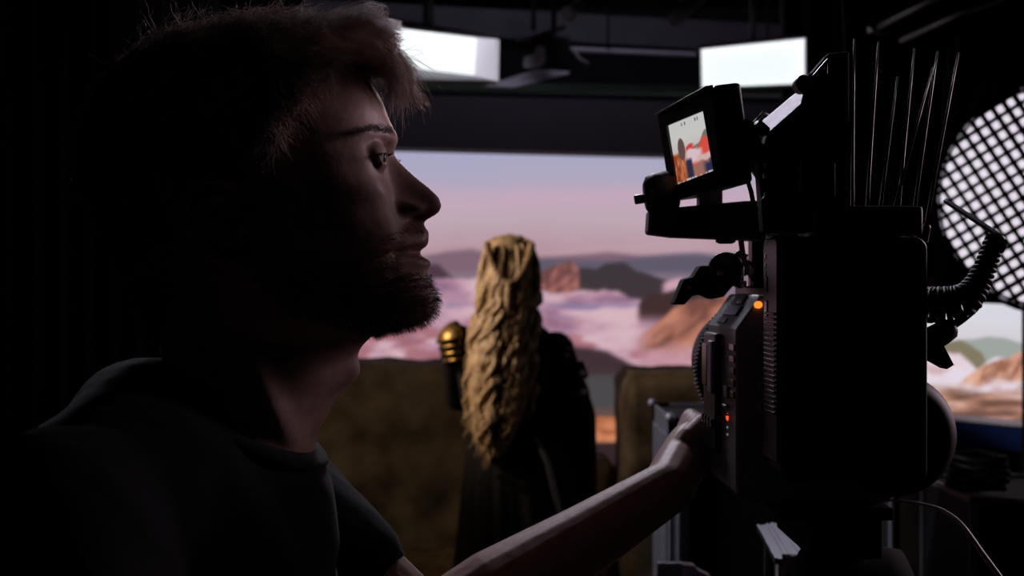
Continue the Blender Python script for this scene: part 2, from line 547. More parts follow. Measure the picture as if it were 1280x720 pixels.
# ---------------------------------------------------------------- second screen at the right, nearer
def side_picture(x, y):
    c = ramp(y - (x - 1200) * 0.05, [(370, (216, 218, 230)), (400, (216, 214, 224)), (425, (212, 206, 214)), (450, (206, 196, 202))])
    def ridge(pts, rough, sc, seed):
        return np.interp(x, [p[0] for p in pts], [p[1] for p in pts]) + (fbm(x / sc, x * 0 + 3.1, seed) - 0.5) * rough
    c = over(c, (150, 160, 154), sstep(-2, 3, y - ridge([(1150, 430), (1215, 424), (1235, 420), (1255, 422), (1280, 430), (1400, 440)], 3, 20, 51)) * 0.9)
    c = over(c, (126, 118, 96), sstep(-2, 2, y - ridge([(1150, 430), (1180, 428), (1200, 425), (1215, 432), (1228, 442), (1240, 470)], 2, 14, 52)))
    n = fbm(x / 26, y / 14, 53, 4)
    cl = ramp(n, [(0.3, (206, 174, 180)), (0.5, (226, 206, 214)), (0.7, (226, 216, 230))])
    a = sstep(-3, 3, y - ridge([(1150, 444), (1185, 440), (1200, 440), (1212, 452), (1222, 462), (1232, 452), (1245, 446), (1280, 452), (1400, 450)], 6, 14, 54))
    c = c * (1 - a[..., None]) + cl * a[..., None]
    g = fbm((x + y * 0.6) / 12, (y - x * 0.5) / 24, 55, 4)
    sand = ramp(g, [(0.3, (150, 98, 80)), (0.5, (204, 148, 124)), (0.72, (226, 176, 152))])
    a = sstep(-2, 2, y - ridge([(1150, 520), (1208, 470), (1222, 462), (1236, 456), (1262, 446), (1272, 440), (1300, 432), (1400, 430)], 5, 10, 56)) * sstep(484, 470, y + (fbm(x / 24, y / 9, 57) - .5) * 20)
    c = c * (1 - a[..., None]) + sand * a[..., None]
    a = sstep(478, 494, y - (x - 1190) * 0.06 + (fbm(x / 22, y / 8, 58) - .5) * 18)
    dune = ramp(fbm(x / 40, y / 7, 59), [(0.3, (112, 76, 66)), (0.55, (170, 122, 104)), (0.75, (206, 164, 150))])
    c = c * (1 - a[..., None]) + dune * a[..., None]
    return lin_np(c) * 0.97


# placed so that its foot rises slightly to the right of the slab battery
sA = W(1120, 505, 4.3); sB = W(1500, 571, 3.5)
t = thing('side_screen', ((sA.x + sB.x) / 2, (sA.y + sB.y) / 2, 0), 'smaller bright screen at the right, showing sandy mountains above a navy blue base', 'video screen')
zt = W(1200, 378, 4.15).z; zb = W(1200, 517, 4.15).z
grid_panel('screen', (sA.x, sA.y), (sB.x, sB.y), zb, zt, 170, 90, side_picture, M['led_wall'], t)
dS = (sB - sA); dS.z = 0; nS = Vector((dS.y, -dS.x, 0)).normalized()
a0, b0 = Vector((sA.x, sA.y, 0)), Vector((sB.x, sB.y, 0))
def up(p, z): return Vector((p.x, p.y, z))
MB().slab([up(a0 - nS * .02, zb), up(b0 - nS * .02, zb), up(b0 - nS * .02, zt), up(a0 - nS * .02, zt)], -nS * 0.1).build('cabinet', M['black_metal'], t)
MB().slab([up(a0 + nS * .03, zb - 0.016), up(b0 + nS * .03, zb - 0.016), up(b0 + nS * .03, zb - 0.002), up(a0 + nS * .03, zb - 0.002)], -nS * 0.16).build('ledge', M['pale_trim'], t)
MB().slab([up(a0 + nS * .02, zb - 0.10), up(b0 + nS * .02, zb - 0.10), up(b0 + nS * .02, zb - 0.018), up(a0 + nS * .02, zb - 0.018)], -nS * 0.14).build('base', M['blue'], t)
MB().slab([up(a0, 0), up(b0, 0), up(b0, zb - 0.102), up(a0, zb - 0.102)], -nS * 0.12).build('stand', M['black_matte'], t)

# ---------------------------------------------------------------- overhead: fascia, beams, pipes
def bar_px(x0, y0, x1, y1, d0, d1, h, depth=0.12):
    """a straight horizontal beam whose front face shows h px tall from (x0,y0) to (x1,y1)"""
    a, b = W(x0, y0, d0), W(x1, y1, d1)
    ha, hb = h * d0 / F, h * d1 / F
    return MB().slab([a - Vector((0, 0, ha)), b - Vector((0, 0, hb)), b, a], (0, depth, 0))


def struct_n(name, mb, m, label):
    return tag(mb.build(name, m, None, bevel=0.004), label, None, None, 'structure')


struct_n('trim_1', bar_px(250, 112, 1120, 134, 5.9, 6.4, 66, 0.2), M['fascia'], 'black fascia above the video wall')
struct_n('trim_2', bar_px(420, 100, 1120, 110, 6.35, 6.7, 10, 0.1), M['green'], 'dim green strip above the fascia')
struct_n('ceiling_beam', bar_px(380, -2, 1150, 40, 6.9, 7.1, 36, 0.3), M['beam'], 'dark grey beam across the top, behind the lamps')
for k, (px, h) in enumerate(((531, 36), (667, 40))):
    struct_n('trim_%d' % (3 + k), bar_px(px - 3, -6, px + 3, -6, 6.6, 6.6, h, 0.1), M['black_matte'], 'dark upright batten on the grey beam')
pp = MB().tube([W(700, 61, 6.2), W(735, 62.5, 6.2), W(880, 68.5, 6.3), W(1000, 73, 6.4)], 0.012, 12)
po = tag(pp.build('lighting_pipe', M['grey_paint'], None, smooth=True), 'thin horizontal pipe between the two lit panel lamps', 'pipe')
for q in (W(760, 62.5, 6.2), W(960, 71, 6.36)):
    MB().tube([q, Vector((q.x, q.y, RZ1))], 0.006, 10).build('hanger', M['black_metal'], po, smooth=True)

# truss lying under the ceiling, top centre
t = thing('ceiling_truss', W(800, -10, 4.6), 'ladder truss under the ceiling at the top centre', 'truss')
A0, A1 = W(712, 16, 4.6), W(760, -34, 5.4)
B0, B1 = W(846, 22, 4.4), W(905, -26, 5.2)
for a, b in ((A0, A1), (B0, B1)):
    MB().tube([a, b], 0.022, 14).build('chord', M['grey_paint'], t, smooth=True)
    MB().tube([a + Vector((0.02, 0.0, 0.07)), b + Vector((0.02, 0, 0.07))], 0.012, 12).build('chord', M['grey_paint'], t, smooth=True)
    MB().lathe(a - (b - a).normalized() * 0.02, (b - a), [(0, .015), (0.004, .03), (.03, .03), (.04, .022)], 20).build('coupler', M['steel'], t, smooth=False)
for s in (0.18, 0.5, 0.82):
    MB().slab([A0.lerp(A1, s), B0.lerp(B1, s), B0.lerp(B1, s + .16), A0.lerp(A1, s + .16)], (0, 0, 0.03)).build('rung', M['beam'], t)

# two thin tubes high at the right and an upright rod
tb = MB().tube([W(1088, 38, 3.6), W(1160, 2, 3.3), W(1230, -32, 3.0)], 0.011, 12)
o = tb.build('ceiling_tube', M['black_metal'], None, smooth=True); tag(o, 'upper of two slanting tubes under the ceiling at the top right', 'tube')
c = W(1099, 31, 3.58)
ob = MB().rbox(c, (0.05, 0.05, 0.05), (0.3, 0.4, 0.2)).build('clamp', M['black_metal'], o, bevel=0.008)
tb = MB().tube([W(1128, 50, 3.6), W(1200, 17, 3.3), W(1290, -20, 3.0)], 0.011, 12)
tag(tb.build('ceiling_tube', M['black_metal'], None, smooth=True), 'lower of two slanting tubes under the ceiling at the top right', 'tube')
tb = MB().tube([W(1056, -120, 2.6), W(1056.5, 10, 2.6), W(1058.5, 66, 2.55)], [0.007, 0.007, 0.006], 12)
tag(tb.build('hanging_rod', M['grey_paint'], None, smooth=True), 'thin grey upright rod hanging down above the antennas', 'rod')


# ---------------------------------------------------------------- curtains
def curtain(name, a, b, z0, z1, folds, amp, label, m=M['curtain'], cat='curtain'):
    a = np.array(a, float); b = np.array(b, float)
    n = folds * 10 + 1
    d = b - a; L = np.linalg.norm(d); d /= L; nn = np.array([d[1], -d[0]])
    s = np.linspace(0, 1, n); zz = np.linspace(z0, z1, 14)
    S, Z = np.meshgrid(s, zz)
    ph = S * folds * 2 * PI + 0.8 * np.sin(S * 17)
    off = amp * np.sin(ph) * (0.7 + 0.3 * np.sin(S * 31 + Z * 1.3))
    front = np.stack([a[0] + d[0] * L * S + nn[0] * off, a[1] + d[1] * L * S + nn[1] * off, Z], -1)
    idx = np.arange(n * 14).reshape(14, n)
    fs = np.stack([idx[:-1, :-1], idx[:-1, 1:], idx[1:, 1:], idx[1:, :-1]], -1).reshape(-1, 4)
    o = raw_mesh(name, front.reshape(-1, 3), fs, m, None)
    md = o.modifiers.new('thick', 'SOLIDIFY'); md.thickness = 0.006
    return tag(o, label, cat)


curtain('black_curtain', (-2.9, 3.0), (-1.35, 5.6), 0.02, 3.5, 22, 0.05, 'black pleated curtain hanging at the left, behind the man')
curtain('black_curtain', (1.12, 5.0), (2.35, 4.75), 0.02, 3.5, 12, 0.05, 'black curtain hanging behind the antennas, beside the round lamp')
# crumpled dark drape bundle hung above the round lamp
dr = MB()
c0 = W(1214, 118, 3.5)
for k in range(11):
    q = c0 + Vector((random.uniform(-.05, .05), random.uniform(-.05, .05), random.uniform(-.03, .03)))
    dr.tube([q + Vector((random.uniform(-.03, .03), 0, .16)), q + Vector((random.uniform(-.02, .02), -.02, .05)), q, q + Vector((random.uniform(-.03, .03), .02, -.09))], [0.02, 0.028, 0.032, 0.012], 10)
dm = union(dr, 0.008, 2)
o = finish('hanging_drape', dm, M['curtain'], None, smooth=True); tag(o, 'dim bunched dark drape hanging just above the round honeycomb lamp', 'drape')

# ---------------------------------------------------------------- stone parapet of the set
def stone_block(x0, x1, y0, y1, z0, z1, seed, amp=0.018, cell=0.03):
    """a weathered block: fine box whose faces are roughened"""
    bm = bmesh.new()
    bmesh.ops.create_cube(bm, size=1)
    for v in bm.verts:
        v.co = Vector(((x0 + x1) / 2 + v.co.x * (x1 - x0), (y0 + y1) / 2 + v.co.y * (y1 - y0), (z0 + z1) / 2 + v.co.z * (z1 - z0)))
    for ax, L in ((0, x1 - x0), (1, y1 - y0), (2, z1 - z0)):
        es = [e for e in bm.edges if abs((e.verts[0].co - e.verts[1].co)[ax]) > L * 0.9]
        bmesh.ops.subdivide_edges(bm, edges=es, cuts=max(1, int(L / cell)), use_grid_fill=True)
    P = np.array([v.co[:] for v in bm.verts])
    cx = np.array([(x0 + x1) / 2, (y0 + y1) / 2, (z0 + z1) / 2]); h = np.array([x1 - x0, y1 - y0, z1 - z0]) / 2
    q = (P - cx) / h
    m = np.sort(np.abs(q), axis=1)
    edge = sstep(0.9, 1.0, m[:, 1])                                  # worn edges
    n = (fbm(P[:, 0] * 5 + P[:, 1] * 3, P[:, 2] * 5 + P[:, 1] * 2, seed, 5) - 0.5) * 2
    n2 = (fbm(P[:, 0] * 22, P[:, 2] * 22 + P[:, 1] * 20, seed + 5, 3) - 0.5)
    P = P - np.sign(q) * (np.abs(q) > 0.98) * ((n * amp + n2 * amp * 0.6)[:, None] + edge[:, None] * amp * 1.3)
    for v, p in zip(bm.verts, P):
        v.co = p
    vs = [v.co[:] for v in bm.verts]; bm.verts.index_update()
    fs = [[w.index for w in f.verts] for f in bm.faces]
    bm.free()
    return vs, fs


SY = 4.6
def sx(px, d=SY): return (px - 640) / F * d
def sz(py, d=SY): return CAM_Z - (py - 360) / F * d
vs, fs = stone_block(sx(150), sx(668), SY, SY + 0.45, 0.0, sz(456), 3)
o = MB().add(vs, fs).build('stone_wall', M['stone_dark'], None, smooth=True)
tag(o, 'wide rough brown stone wall at the left, between the man and the blond woman', 'stone wall')
vs, fs = stone_block(sx(300), sx(700), SY - 0.16, SY - 0.025, 0.0, sz(692, 4.44), 8)
o = MB().add(vs, fs).build('stone_ledge', M['stone'], None, smooth=True)
tag(o, 'low stone ledge at the foot of the wide stone wall', 'stone ledge')
vs, fs = stone_block(sx(776), sx(905), SY - 0.1, SY + 0.35, 0.0, sz(462), 5)
o = MB().add(vs, fs).build('stone_pillar', M['stone_dark'], None, smooth=True)
tag(o, 'rough brown stone block standing at the right of the blond woman, partly behind the lens', 'stone block')
vs, fs = stone_block(sx(672), sx(772), SY + 0.06, SY + 0.36, 0.0, sz(578), 9)
o = MB().add(vs, fs).build('stone_sill', M['stone_dark'], None, smooth=True)
tag(o, 'low dark stone sill in the gap between the stone wall and the stone block', 'stone sill')

# ---------------------------------------------------------------- flight cases
def flight_case(x0, x1, y0, y1, z0, z1, label, edge=0.03):
    t = thing('flight_case', ((x0 + x1) / 2, (y0 + y1) / 2, z0), label, 'flight case')
    MB().box(x0 + .006, x1 - .006, y0 + .006, y1 - .006, z0 + .006, z1 - .006).build('case_shell', M['case_panel'], t)
    e = edge; th = 0.004
    for X, sxx in ((x0, 1), (x1, -1)):                               # upright corner angles
        for Y, syy in ((y0, 1), (y1, -1)):
            b = MB()
            b.box(min(X, X + sxx * e), max(X, X + sxx * e), min(Y, Y + syy * th), max(Y, Y + syy * th), z0, z1)
            b.box(min(X, X + sxx * th), max(X, X + sxx * th), min(Y, Y + syy * e), max(Y, Y + syy * e), z0, z1)
            b.tube([(X + sxx * e * .45, Y - syy * .002, z0 + .01), (X + sxx * e * .45, Y - syy * .002, z1 - .01)], 0.004, 8)
            b.build('corner_edging', M['aluminium'], t)
    for Z, szz in ((z0, 1), (z1, -1)):
        b = MB()
        for Y, syy in ((y0, 1), (y1, -1)):
            b.box(x0, x1, min(Y, Y + syy * th), max(Y, Y + syy * th), min(Z, Z + szz * e), max(Z, Z + szz * e))
        for X, sxx in ((x0, 1), (x1, -1)):
            b.box(min(X, X + sxx * th), max(X, X + sxx * th), y0, y1, min(Z, Z + szz * e), max(Z, Z + szz * e))
        b.build('rim_edging', M['aluminium'], t)
    for X in (x0, x1):
        for Y in (y0, y1):
            for Z in (z0, z1):
                MB().ellipsoid((X, Y, Z), (edge * .3, edge * .3, edge * .3), None, 14, 8).build('ball_corner', M['steel'], t, smooth=True)
    return t


fx = W(838, 522, 2.2)
fc = flight_case(fx.x, fx.x + 0.42, 2.2, 2.48, 0.0, fx.z, 'black flight case with bright aluminium edges behind the man\'s wrist', 0.034)
sp = MB()
for (ya, yb) in ((2.24, 2.33), (2.335, 2.35), (2.365, 2.44)):
    sp.box(fx.x - .004, fx.x + .006, ya, yb, 0.03, fx.z - .036)
sp.build('side_panel', M['aluminium'], fc, bevel=.001, label='ribbed aluminium side panel')
# ================================================================== MAN (profile, facing right)
MD = 0.92                                     # distance of the middle plane of his head
K = MD / F
def HW(x, y, lat):
    """head drawing units (side view; lat = sideways, + away from the viewer; the crown is drawn taller) -> world"""
    y = np.asarray(y, float)
    return HWr(x, np.where(y < 150, 150 - (150 - y) * 0.825, y), lat)


def HWr(x, y, lat):
    """pixels of the side view -> world"""
    return np.stack([(np.asarray(x, float) - 640) * K, MD + np.asarray(lat, float) * K + 0 * np.asarray(x, float), CAM_Z - (np.asarray(y, float) - 360) * K], -1)


MID = [(24, 318), (30, 370), (38, 402), (48, 424), (60, 438), (75, 451), (90, 461), (105, 470), (120, 477), (135, 482), (150, 486.5), (158, 490.5), (165, 494.5), (172, 496.5), (180, 495.5),
       (187, 493), (193, 492), (200.6, 498), (210.5, 508), (222, 520.5), (233, 534.5), (243.7, 546), (250, 550.5), (257, 552), (262, 551), (267, 547.5), (271, 542), (274.5, 536),
       (278, 528.5), (283, 531), (287, 534), (292, 537), (296, 535.5), (302, 536), (307, 534), (311, 529), (314, 522), (317, 522), (319.5, 529), (324.5, 536.5), (329, 539), (333, 538), (338, 534),
       (344, 534.5), (352, 537), (362, 541.5), (370, 545), (378, 546), (386, 545), (393, 541), (399, 535), (404, 525), (407, 510), (409.5, 495), (413, 478), (418, 468), (425, 460),
       (432, 453), (440, 448), (448, 447), (457, 450), (465, 450.5), (474, 446), (482, 436), (492, 425), (505, 416), (520, 409), (545, 395), (580, 390), (620, 386), (660, 384)]
BASE = [(24, 318), (30, 370), (38, 402), (48, 424), (60, 438), (75, 451), (105, 470), (135, 480), (158, 484), (172, 484), (187, 480), (200, 481), (222, 487), (243, 495), (262, 502),
        (280, 509), (300, 512), (317, 510), (335, 511), (352, 513), (370, 517), (386, 517), (395, 512), (402, 502), (407, 490), (413, 470), (420, 462), (432, 450), (448, 441), (474, 432), (492, 420), (520, 406), (545, 395), (580, 390), (660, 384)]
BACK = [(24, 300), (27, 262), (32, 232), (45, 190), (60, 168), (80, 148), (110, 131), (150, 122), (200, 122), (240, 130), (280, 144), (320, 162), (350, 178), (390, 198), (430, 207), (460, 205), (490, 188), (520, 160), (560, 130), (660, 110)]
HALF = [(24, 16), (27, 40), (32, 58), (45, 82), (60, 97), (80, 109), (110, 119), (150, 124), (200, 123), (250, 120), (300, 115), (340, 108), (380, 101), (410, 95), (440, 92), (480, 95), (510, 104), (540, 112), (570, 116), (660, 110)]
NF = [(24, 2.0), (80, 2.1), (150, 2.5), (200, 2.6), (250, 2.45), (320, 2.2), (370, 1.9), (400, 1.75), (430, 1.9), (470, 2.0), (660, 2.0)]
CX = [(24, 310), (60, 300), (150, 285), (250, 290), (330, 300), (400, 305), (450, 315), (520, 290), (660, 260)]


def lin_i(tab, y):
    return np.interp(y, [p[0] for p in tab], [p[1] for p in tab])


def smooth_tab(tab, s):
    ys = np.arange(20, 662, 0.5)
    v = lin_i(tab, ys)
    k = np.exp(-0.5 * (np.arange(-int(3 * s / .5), int(3 * s / .5) + 1) * .5 / s) ** 2); k /= k.sum()
    v = np.convolve(np.pad(v, len(k) // 2, mode='edge'), k, 'valid')
    return lambda y: np.interp(y, ys, v)


fMID = smooth_tab(MID, 1.2); fBASE = smooth_tab(BASE, 5); fBACK = smooth_tab(BACK, 5); fHALF = smooth_tab(HALF, 6); fNF = smooth_tab(NF, 8); fCX = smooth_tab(CX, 10)
NOSEW = [(24, 60), (140, 60), (165, 40), (185, 16), (200, 13), (222, 15), (240, 18), (255, 21), (266, 22), (274, 17), (280, 16), (287, 24), (300, 34), (318, 36), (335, 32), (350, 34), (380, 40), (405, 50), (430, 40), (450, 22), (470, 22), (500, 40), (660, 60)]
fNW = smooth_tab(NOSEW, 2.5)
EYE = (467.5, 203.0, 45.0)                    # eyeball centre: x, y, |lat|


def head_pt(y, th):
    """surface of head, neck and upper chest: y down, th around (0 = face front, + = far side)"""
    y = np.asarray(y, float); th = np.asarray(th, float)
    c = np.cos(th); s = np.sin(th)
    cx, w, n = fCX(y), fHALF(y), fNF(y)
    front = c >= 0
    ca = np.abs(c); sa = np.abs(s)
    ef = 2.0 / n
    lat = np.sign(s) * w * np.where(front, sa ** ef, sa)
    xf = cx + (fBASE(y) - cx) * ca ** ef
    xb = cx - (cx - fBACK(y)) * ca
    x = np.where(front, xf, xb)
    al = np.abs(lat)
    nw = fNW(y)
    bump = (fMID(y) - fBASE(y)) * np.exp(-(al / nw) ** 2.3)
    # wings of the nose, their crease, nostrils
    g = lambda a, y0, sa_, sy_: np.exp(-((al - a) / sa_) ** 2 - ((y - y0) / sy_) ** 2)
    bump = bump + 13 * g(25, 261, 8, 9) - 4 * g(36, 262, 6, 10) - 15 * g(12, 272, 7, 4.5)
    # eye sockets, brow, cheekbone, corner of the mouth
    bump = bump - 3 * g(40, 202, 16, 10) + 5 * g(72, 203, 18, 20) + 4 * g(46, 176, 30, 8) + 4 * g(30, 178, 16, 7)
    bump = bump + 9 * g(72, 242, 26, 20) - 5 * g(44, 318, 9, 7) + 4 * g(60, 300, 20, 30)
    fr = sstep(0.0, 0.35, c)
    x = x + bump * fr
    # temples and cheeks, jaw corner, tendon of the neck
    side = np.where(front, 1 - ca, 1 - 0.6 * ca)
    lat = lat - np.sign(s) * 7 * np.exp(-((x - 440) / 26) ** 2 - ((y - 160) / 34) ** 2) * side
    lat = lat + np.sign(s) * 6 * np.exp(-((x - 330) / 40) ** 2 - ((y - 345) / 22) ** 2)
    lat = lat - np.sign(s) * 10 * np.exp(-((x - 360) / 60) ** 2 - ((y - 425) / 18) ** 2)
    lat = lat + np.sign(s) * 9 * np.exp(-(((x - (300 + (y - 380) * 0.5)) / 16) ** 2)) * sstep(400, 440, y) * sstep(600, 540, y)
    return x, y, lat


ys = np.concatenate([np.arange(24, 30, 1.0), np.arange(30, 150, 2.0), np.arange(150, 430, 1.0), np.arange(430, 640, 3.0)])
tt = np.linspace(-1, 1, 261)[:-1]
ths = np.sign(tt) * PI * np.abs(tt) ** 1.35
YY, TT = np.meshgrid(ys, ths, indexing='ij')
hx, hy, hl = head_pt(YY, TT)
HV = HW(hx, hy, hl)
ny, nt_ = YY.shape
body = MB()
vs = HV.reshape(-1, 3).tolist()
fs = []
for i in range(ny - 1):
    for j in range(nt_):
        j2 = (j + 1) % nt_
        fs.append((i * nt_ + j, i * nt_ + j2, (i + 1) * nt_ + j2, (i + 1) * nt_ + j))
fs.append(tuple(range(nt_))); fs.append(tuple(reversed([(ny - 1) * nt_ + j for j in range(nt_)])))
body.add(vs, fs)


def hp(x, y, lat):
    return Vector(HW(x, y, lat).tolist())


# eyelids: thick shells around the eyeball with an open slit
ER = 19.5
def lid(sgn, a0, a1):
    vs, fs = [], []
    n, m = 14, 16
    for r in (ER + 0.3, ER + 3.6):
        for i in range(n + 1):
            for j in range(m + 1):
                b = math.radians(-80 + 160 * j / m)
                a0b = a0 * max(0.0, 1 - (math.degrees(b) / 52) ** 2) - math.copysign(1.0, a0)
                a = math.radians(a0b + (a1 - a0b) * i / n)           # 0 = forward, + = up
                dx = math.cos(a) * math.cos(b); dy = -math.sin(a) * math.cos(b); dl = math.sin(b)
                vs.append(hp(EYE[0] + r * dx, EYE[1] + r * dy, sgn * EYE[2] + r * dl))
    q = (n + 1) * (m + 1)
    for i in range(n):
        for j in range(m):
            a = i * (m + 1) + j
            fs.append((a, a + 1, a + m + 2, a + m + 1)); fs.append((q + a, q + a + m + 1, q + a + m + 2, q + a + 1))
    for i in range(n):
        for j in (0, m):
            a = i * (m + 1) + j; b = a + m + 1
            fs.append((a, b, q + b, q + a) if j == 0 else (b, a, q + a, q + b))
    for j in range(m):
        for i in (0, n):
            a = i * (m + 1) + j
            fs.append((a + 1, a, q + a, q + a + 1) if i == 0 else (a, a + 1, q + a + 1, q + a))
    body.add(vs, fs)


for sgn in (-1, 1):
    lid(sgn, 13, 120); lid(sgn, -120, -14)
    # ear: rolled rim, inner fold, lobe, back shell
    def e(x, y, l): return hp(x, y, sgn * l)
    rim = [e(338, 262, 118), e(330, 246, 127), e(312, 236, 134), e(292, 236, 138), e(277, 247, 141), (e(270, 266, 141)), e(272, 288, 138), e(281, 306, 133), e(294, 320, 128), e(310, 330, 124), e(324, 330, 121), e(331, 320, 119)]
    body.limb(rim, [k * K for k in (5, 6, 6.5, 7, 7, 6.5, 6.5, 6.5, 7.5, 9, 9, 7)], 12)
    fold = [e(330, 258, 122), e(312, 252, 128), e(296, 258, 131), e(290, 276, 130), e(296, 294, 127), e(308, 304, 125), e(322, 304, 121)]
    body.limb(fold, [k * K for k in (4, 4.5, 5, 5, 5, 5, 4.5)], 10)
    body.limb([e(336, 276, 120), e(334, 288, 121), e(328, 296, 121)], [6 * K, 6.5 * K, 5 * K], 10)         # tragus
    body.tube([e(318, 262, 112), e(300, 262, 123), e(300, 262, 127)], [20 * K, 22 * K, 24 * K], 20)
    body.tube([e(322, 302, 110), e(304, 298, 121), e(302, 298, 124)], [14 * K, 19 * K, 20 * K], 20)

# ---- shoulders, arms, hands (world metres)
SHL = Vector((-0.275, 1.105, 1.345)); SHR = Vector((-0.275, 0.735, 1.345))
body.limb([SHR, Vector((-0.26, 0.92, 1.375)), SHL], [0.055, 0.07, 0.055], 20)
body.ellipsoid((-0.245, 0.92, 1.20), (0.105, 0.17, 0.24))
body.ellipsoid((-0.225, 0.92, 0.98), (0.10, 0.155, 0.20))
EL = Vector((-0.078, 1.065, 1.186)); WR = Vector((0.150, 1.155, 1.308))
body.limb([SHL, SHL.lerp(EL, .45), EL], [0.056, 0.050, 0.041], 20)
ax_ = (WR - EL)
body.limb([EL, EL + ax_ * .28, EL + ax_ * .65, WR], [0.040, 0.043, 0.033, 0.0255], 20)
ER_ = Vector((-0.22, 0.66, 1.07)); WR_R = Vector((0.0, 0.78, 1.00))
body.limb([SHR, SHR.lerp(ER_, .45), ER_], [0.056, 0.050, 0.041], 20)
body.limb([ER_, ER_.lerp(WR_R, .3), WR_R], [0.040, 0.042, 0.026], 20)


def hand(wr, palm, knk, fingers, thumb, pw):
    body.limb([wr, wr.lerp(palm, .5), palm], [0.0255, 0.026, 0.025], 16)
    for k in knk:                                                     # metacarpals make the palm
        body.limb([wr.lerp(palm, .35), k], [0.0175, 0.0115], 12)
    for k, f in zip(knk, fingers):
        r = [0.0100, 0.0094, 0.0086, 0.0076][:len(f) + 1]
        body.limb([k] + f, r, 12)
    body.limb([wr.lerp(palm, .35)] + thumb, [0.017, 0.0145, 0.0115, 0.0095][:len(thumb) + 1], 12)


LX, LZ = 0.267, 1.417                                                 # lens axis (along y)
def on_lens(deg, y, r):
    a = math.radians(deg)
    return Vector((LX + r * math.cos(a), y, LZ + r * math.sin(a)))


palm = Vector((0.182, 1.225, 1.338))
kn, fi = [], []
for i, (yy, ln) in enumerate(((1.292, 1.0), (1.271, 1.1), (1.250, 1.03), (1.230, .85))):
    kn.append(on_lens(218, yy, 0.094))
    fi.append([on_lens(218 + 30 * ln, yy, 0.092), on_lens(218 + 52 * ln, yy, 0.088), on_lens(218 + 70 * ln, yy, 0.085)])
thumb = [W(846, 572, 1.19), W(862, 546, 1.20), W(877, 529, 1.215)]
hand(WR, palm, kn, fi, thumb, 0.08)
# right hand, closed on the pan bar below the picture
PB0, PB1 = Vector((0.24, 1.0, 1.16)), Vector((0.02, 0.76, 0.985))
pd = (PB1 - PB0).normalized()
pc = PB1 - pd * 0.05
side = pd.cross(Vector((0, 0, 1))).normalized(); upv = side.cross(pd).normalized()
kn, fi = [], []
for i in range(4):
    q = pc - pd * (i - 1.5) * -0.019
    kn.append(q + side * -0.030 + upv * 0.016)
    fi.append([q + upv * .034 - side * .004, q + upv * .018 + side * .028, q - upv * .016 + side * .027])
body_wr = pc - side * 0.085 - upv * 0.01
body.limb([WR_R, body_wr], [0.026, 0.026], 14)
hand(body_wr, pc - side * .05, kn, fi, [pc - side * .035 - upv * .02 + pd * -.035, pc - upv * .03 - pd * .03, pc - upv * .024 + side * .02 - pd * .03], .08)

# legs
for lat in (-0.10, 0.10):
    body.limb([Vector((-0.235, .92 + lat, .88)), Vector((-0.225, .92 + lat * 1.15, .47)), Vector((-0.25, .92 + lat * 1.2, .09))], [0.085, 0.055, 0.038], 20)

man = thing('person', (-0.23, 0.92, 0), 'bearded man with tousled hair and black t-shirt, in profile, one hand under the lens', 'person')
bme = union(body, 0.0017, 5, 0.5)
relocate(bme, man)
mo = finish('body', bme, M['skin'], man, smooth=True)
bme.materials.append(M['lip'])
npoly = len(bme.polygons)
cen = np.empty(npoly * 3, np.float32); bme.polygons.foreach_get('center', cen)
cen = cen.reshape(-1, 3) + np.array(world_loc(man))
px_ = 640 + cen[:, 0] / K; py_ = 360 - (cen[:, 2] - CAM_Z) / K; pl_ = np.abs(cen[:, 1] - MD) / K
lipm = (px_ > 505) & (py_ > 296 + pl_ * 0.34) & (py_ < 334 - pl_ * 0.36) & (pl_ < 44)
bme.polygons.foreach_set('material_index', lipm.astype(np.int32))

# eyes
for sgn in (-1, 1):
    c = hp(EYE[0], EYE[1], sgn * EYE[2])
    look = Vector((0.98, 0.05 * -1, -0.02)).normalized()
    ey = MB().ellipsoid(c, (ER * K,) * 3, None, 32, 20).build('eye', M['eye_white'], man, smooth=True)
    ir = MB().lathe(c + look * (ER * K * 0.90), look, [(0, ER * K * .40), (ER * K * .06, ER * K * .38), (ER * K * .125, ER * K * .25), (ER * K * .15, 0.0001)], 28)
    io = ir.build('iris', M['iris'], None, smooth=True)
    for v in io.data.vertices: v.co -= world_loc(man)
    io.parent = ey
    # eyelashes and eyebrow follow below

# ---- hair ---------------------------------------------------------------
HAIR_POLY = [(20, -60), (440, -60), (440, 40), (456, 74), (440, 84), (420, 96), (408, 118), (400, 136), (376, 150), (368, 200), (352, 262), (336, 268), (328, 240), (300, 226), (270, 238), (258, 280), (248, 330), (240, 372), (212, 424), (20, 430)]


def inside(px, py, poly):
    r = np.zeros(px.shape, bool)
    n = len(poly)
    for i in range(n):
        x0, y0 = poly[i]; x1, y1 = poly[(i + 1) % n]
        cond = ((y0 > py) != (y1 > py))
        with np.errstate(divide='ignore', invalid='ignore'):
            r ^= cond & (px < (x1 - x0) * (py - y0) / (y1 - y0 + 1e-12) + x0)
    return r


def head_normals():
    dt = np.roll(HV, -1, 1) - np.roll(HV, 1, 1)
    dy_ = np.gradient(HV, axis=0)
    n = np.cross(dt, dy_)
    n /= np.linalg.norm(n, axis=2, keepdims=True) + 1e-12
    cen = HW(np.full(ny, 300.0), ys, np.zeros(ny))[:, None, :]
    sg = np.sign(((HV - cen) * n).sum(-1, keepdims=True))
    n = n * np.where(sg == 0, 1, sg)
    n[ys < 29] = (0, 0, 1)
    return n


HN = head_normals()
hmask = inside(hx, hy, HAIR_POLY) & (hy < 430)
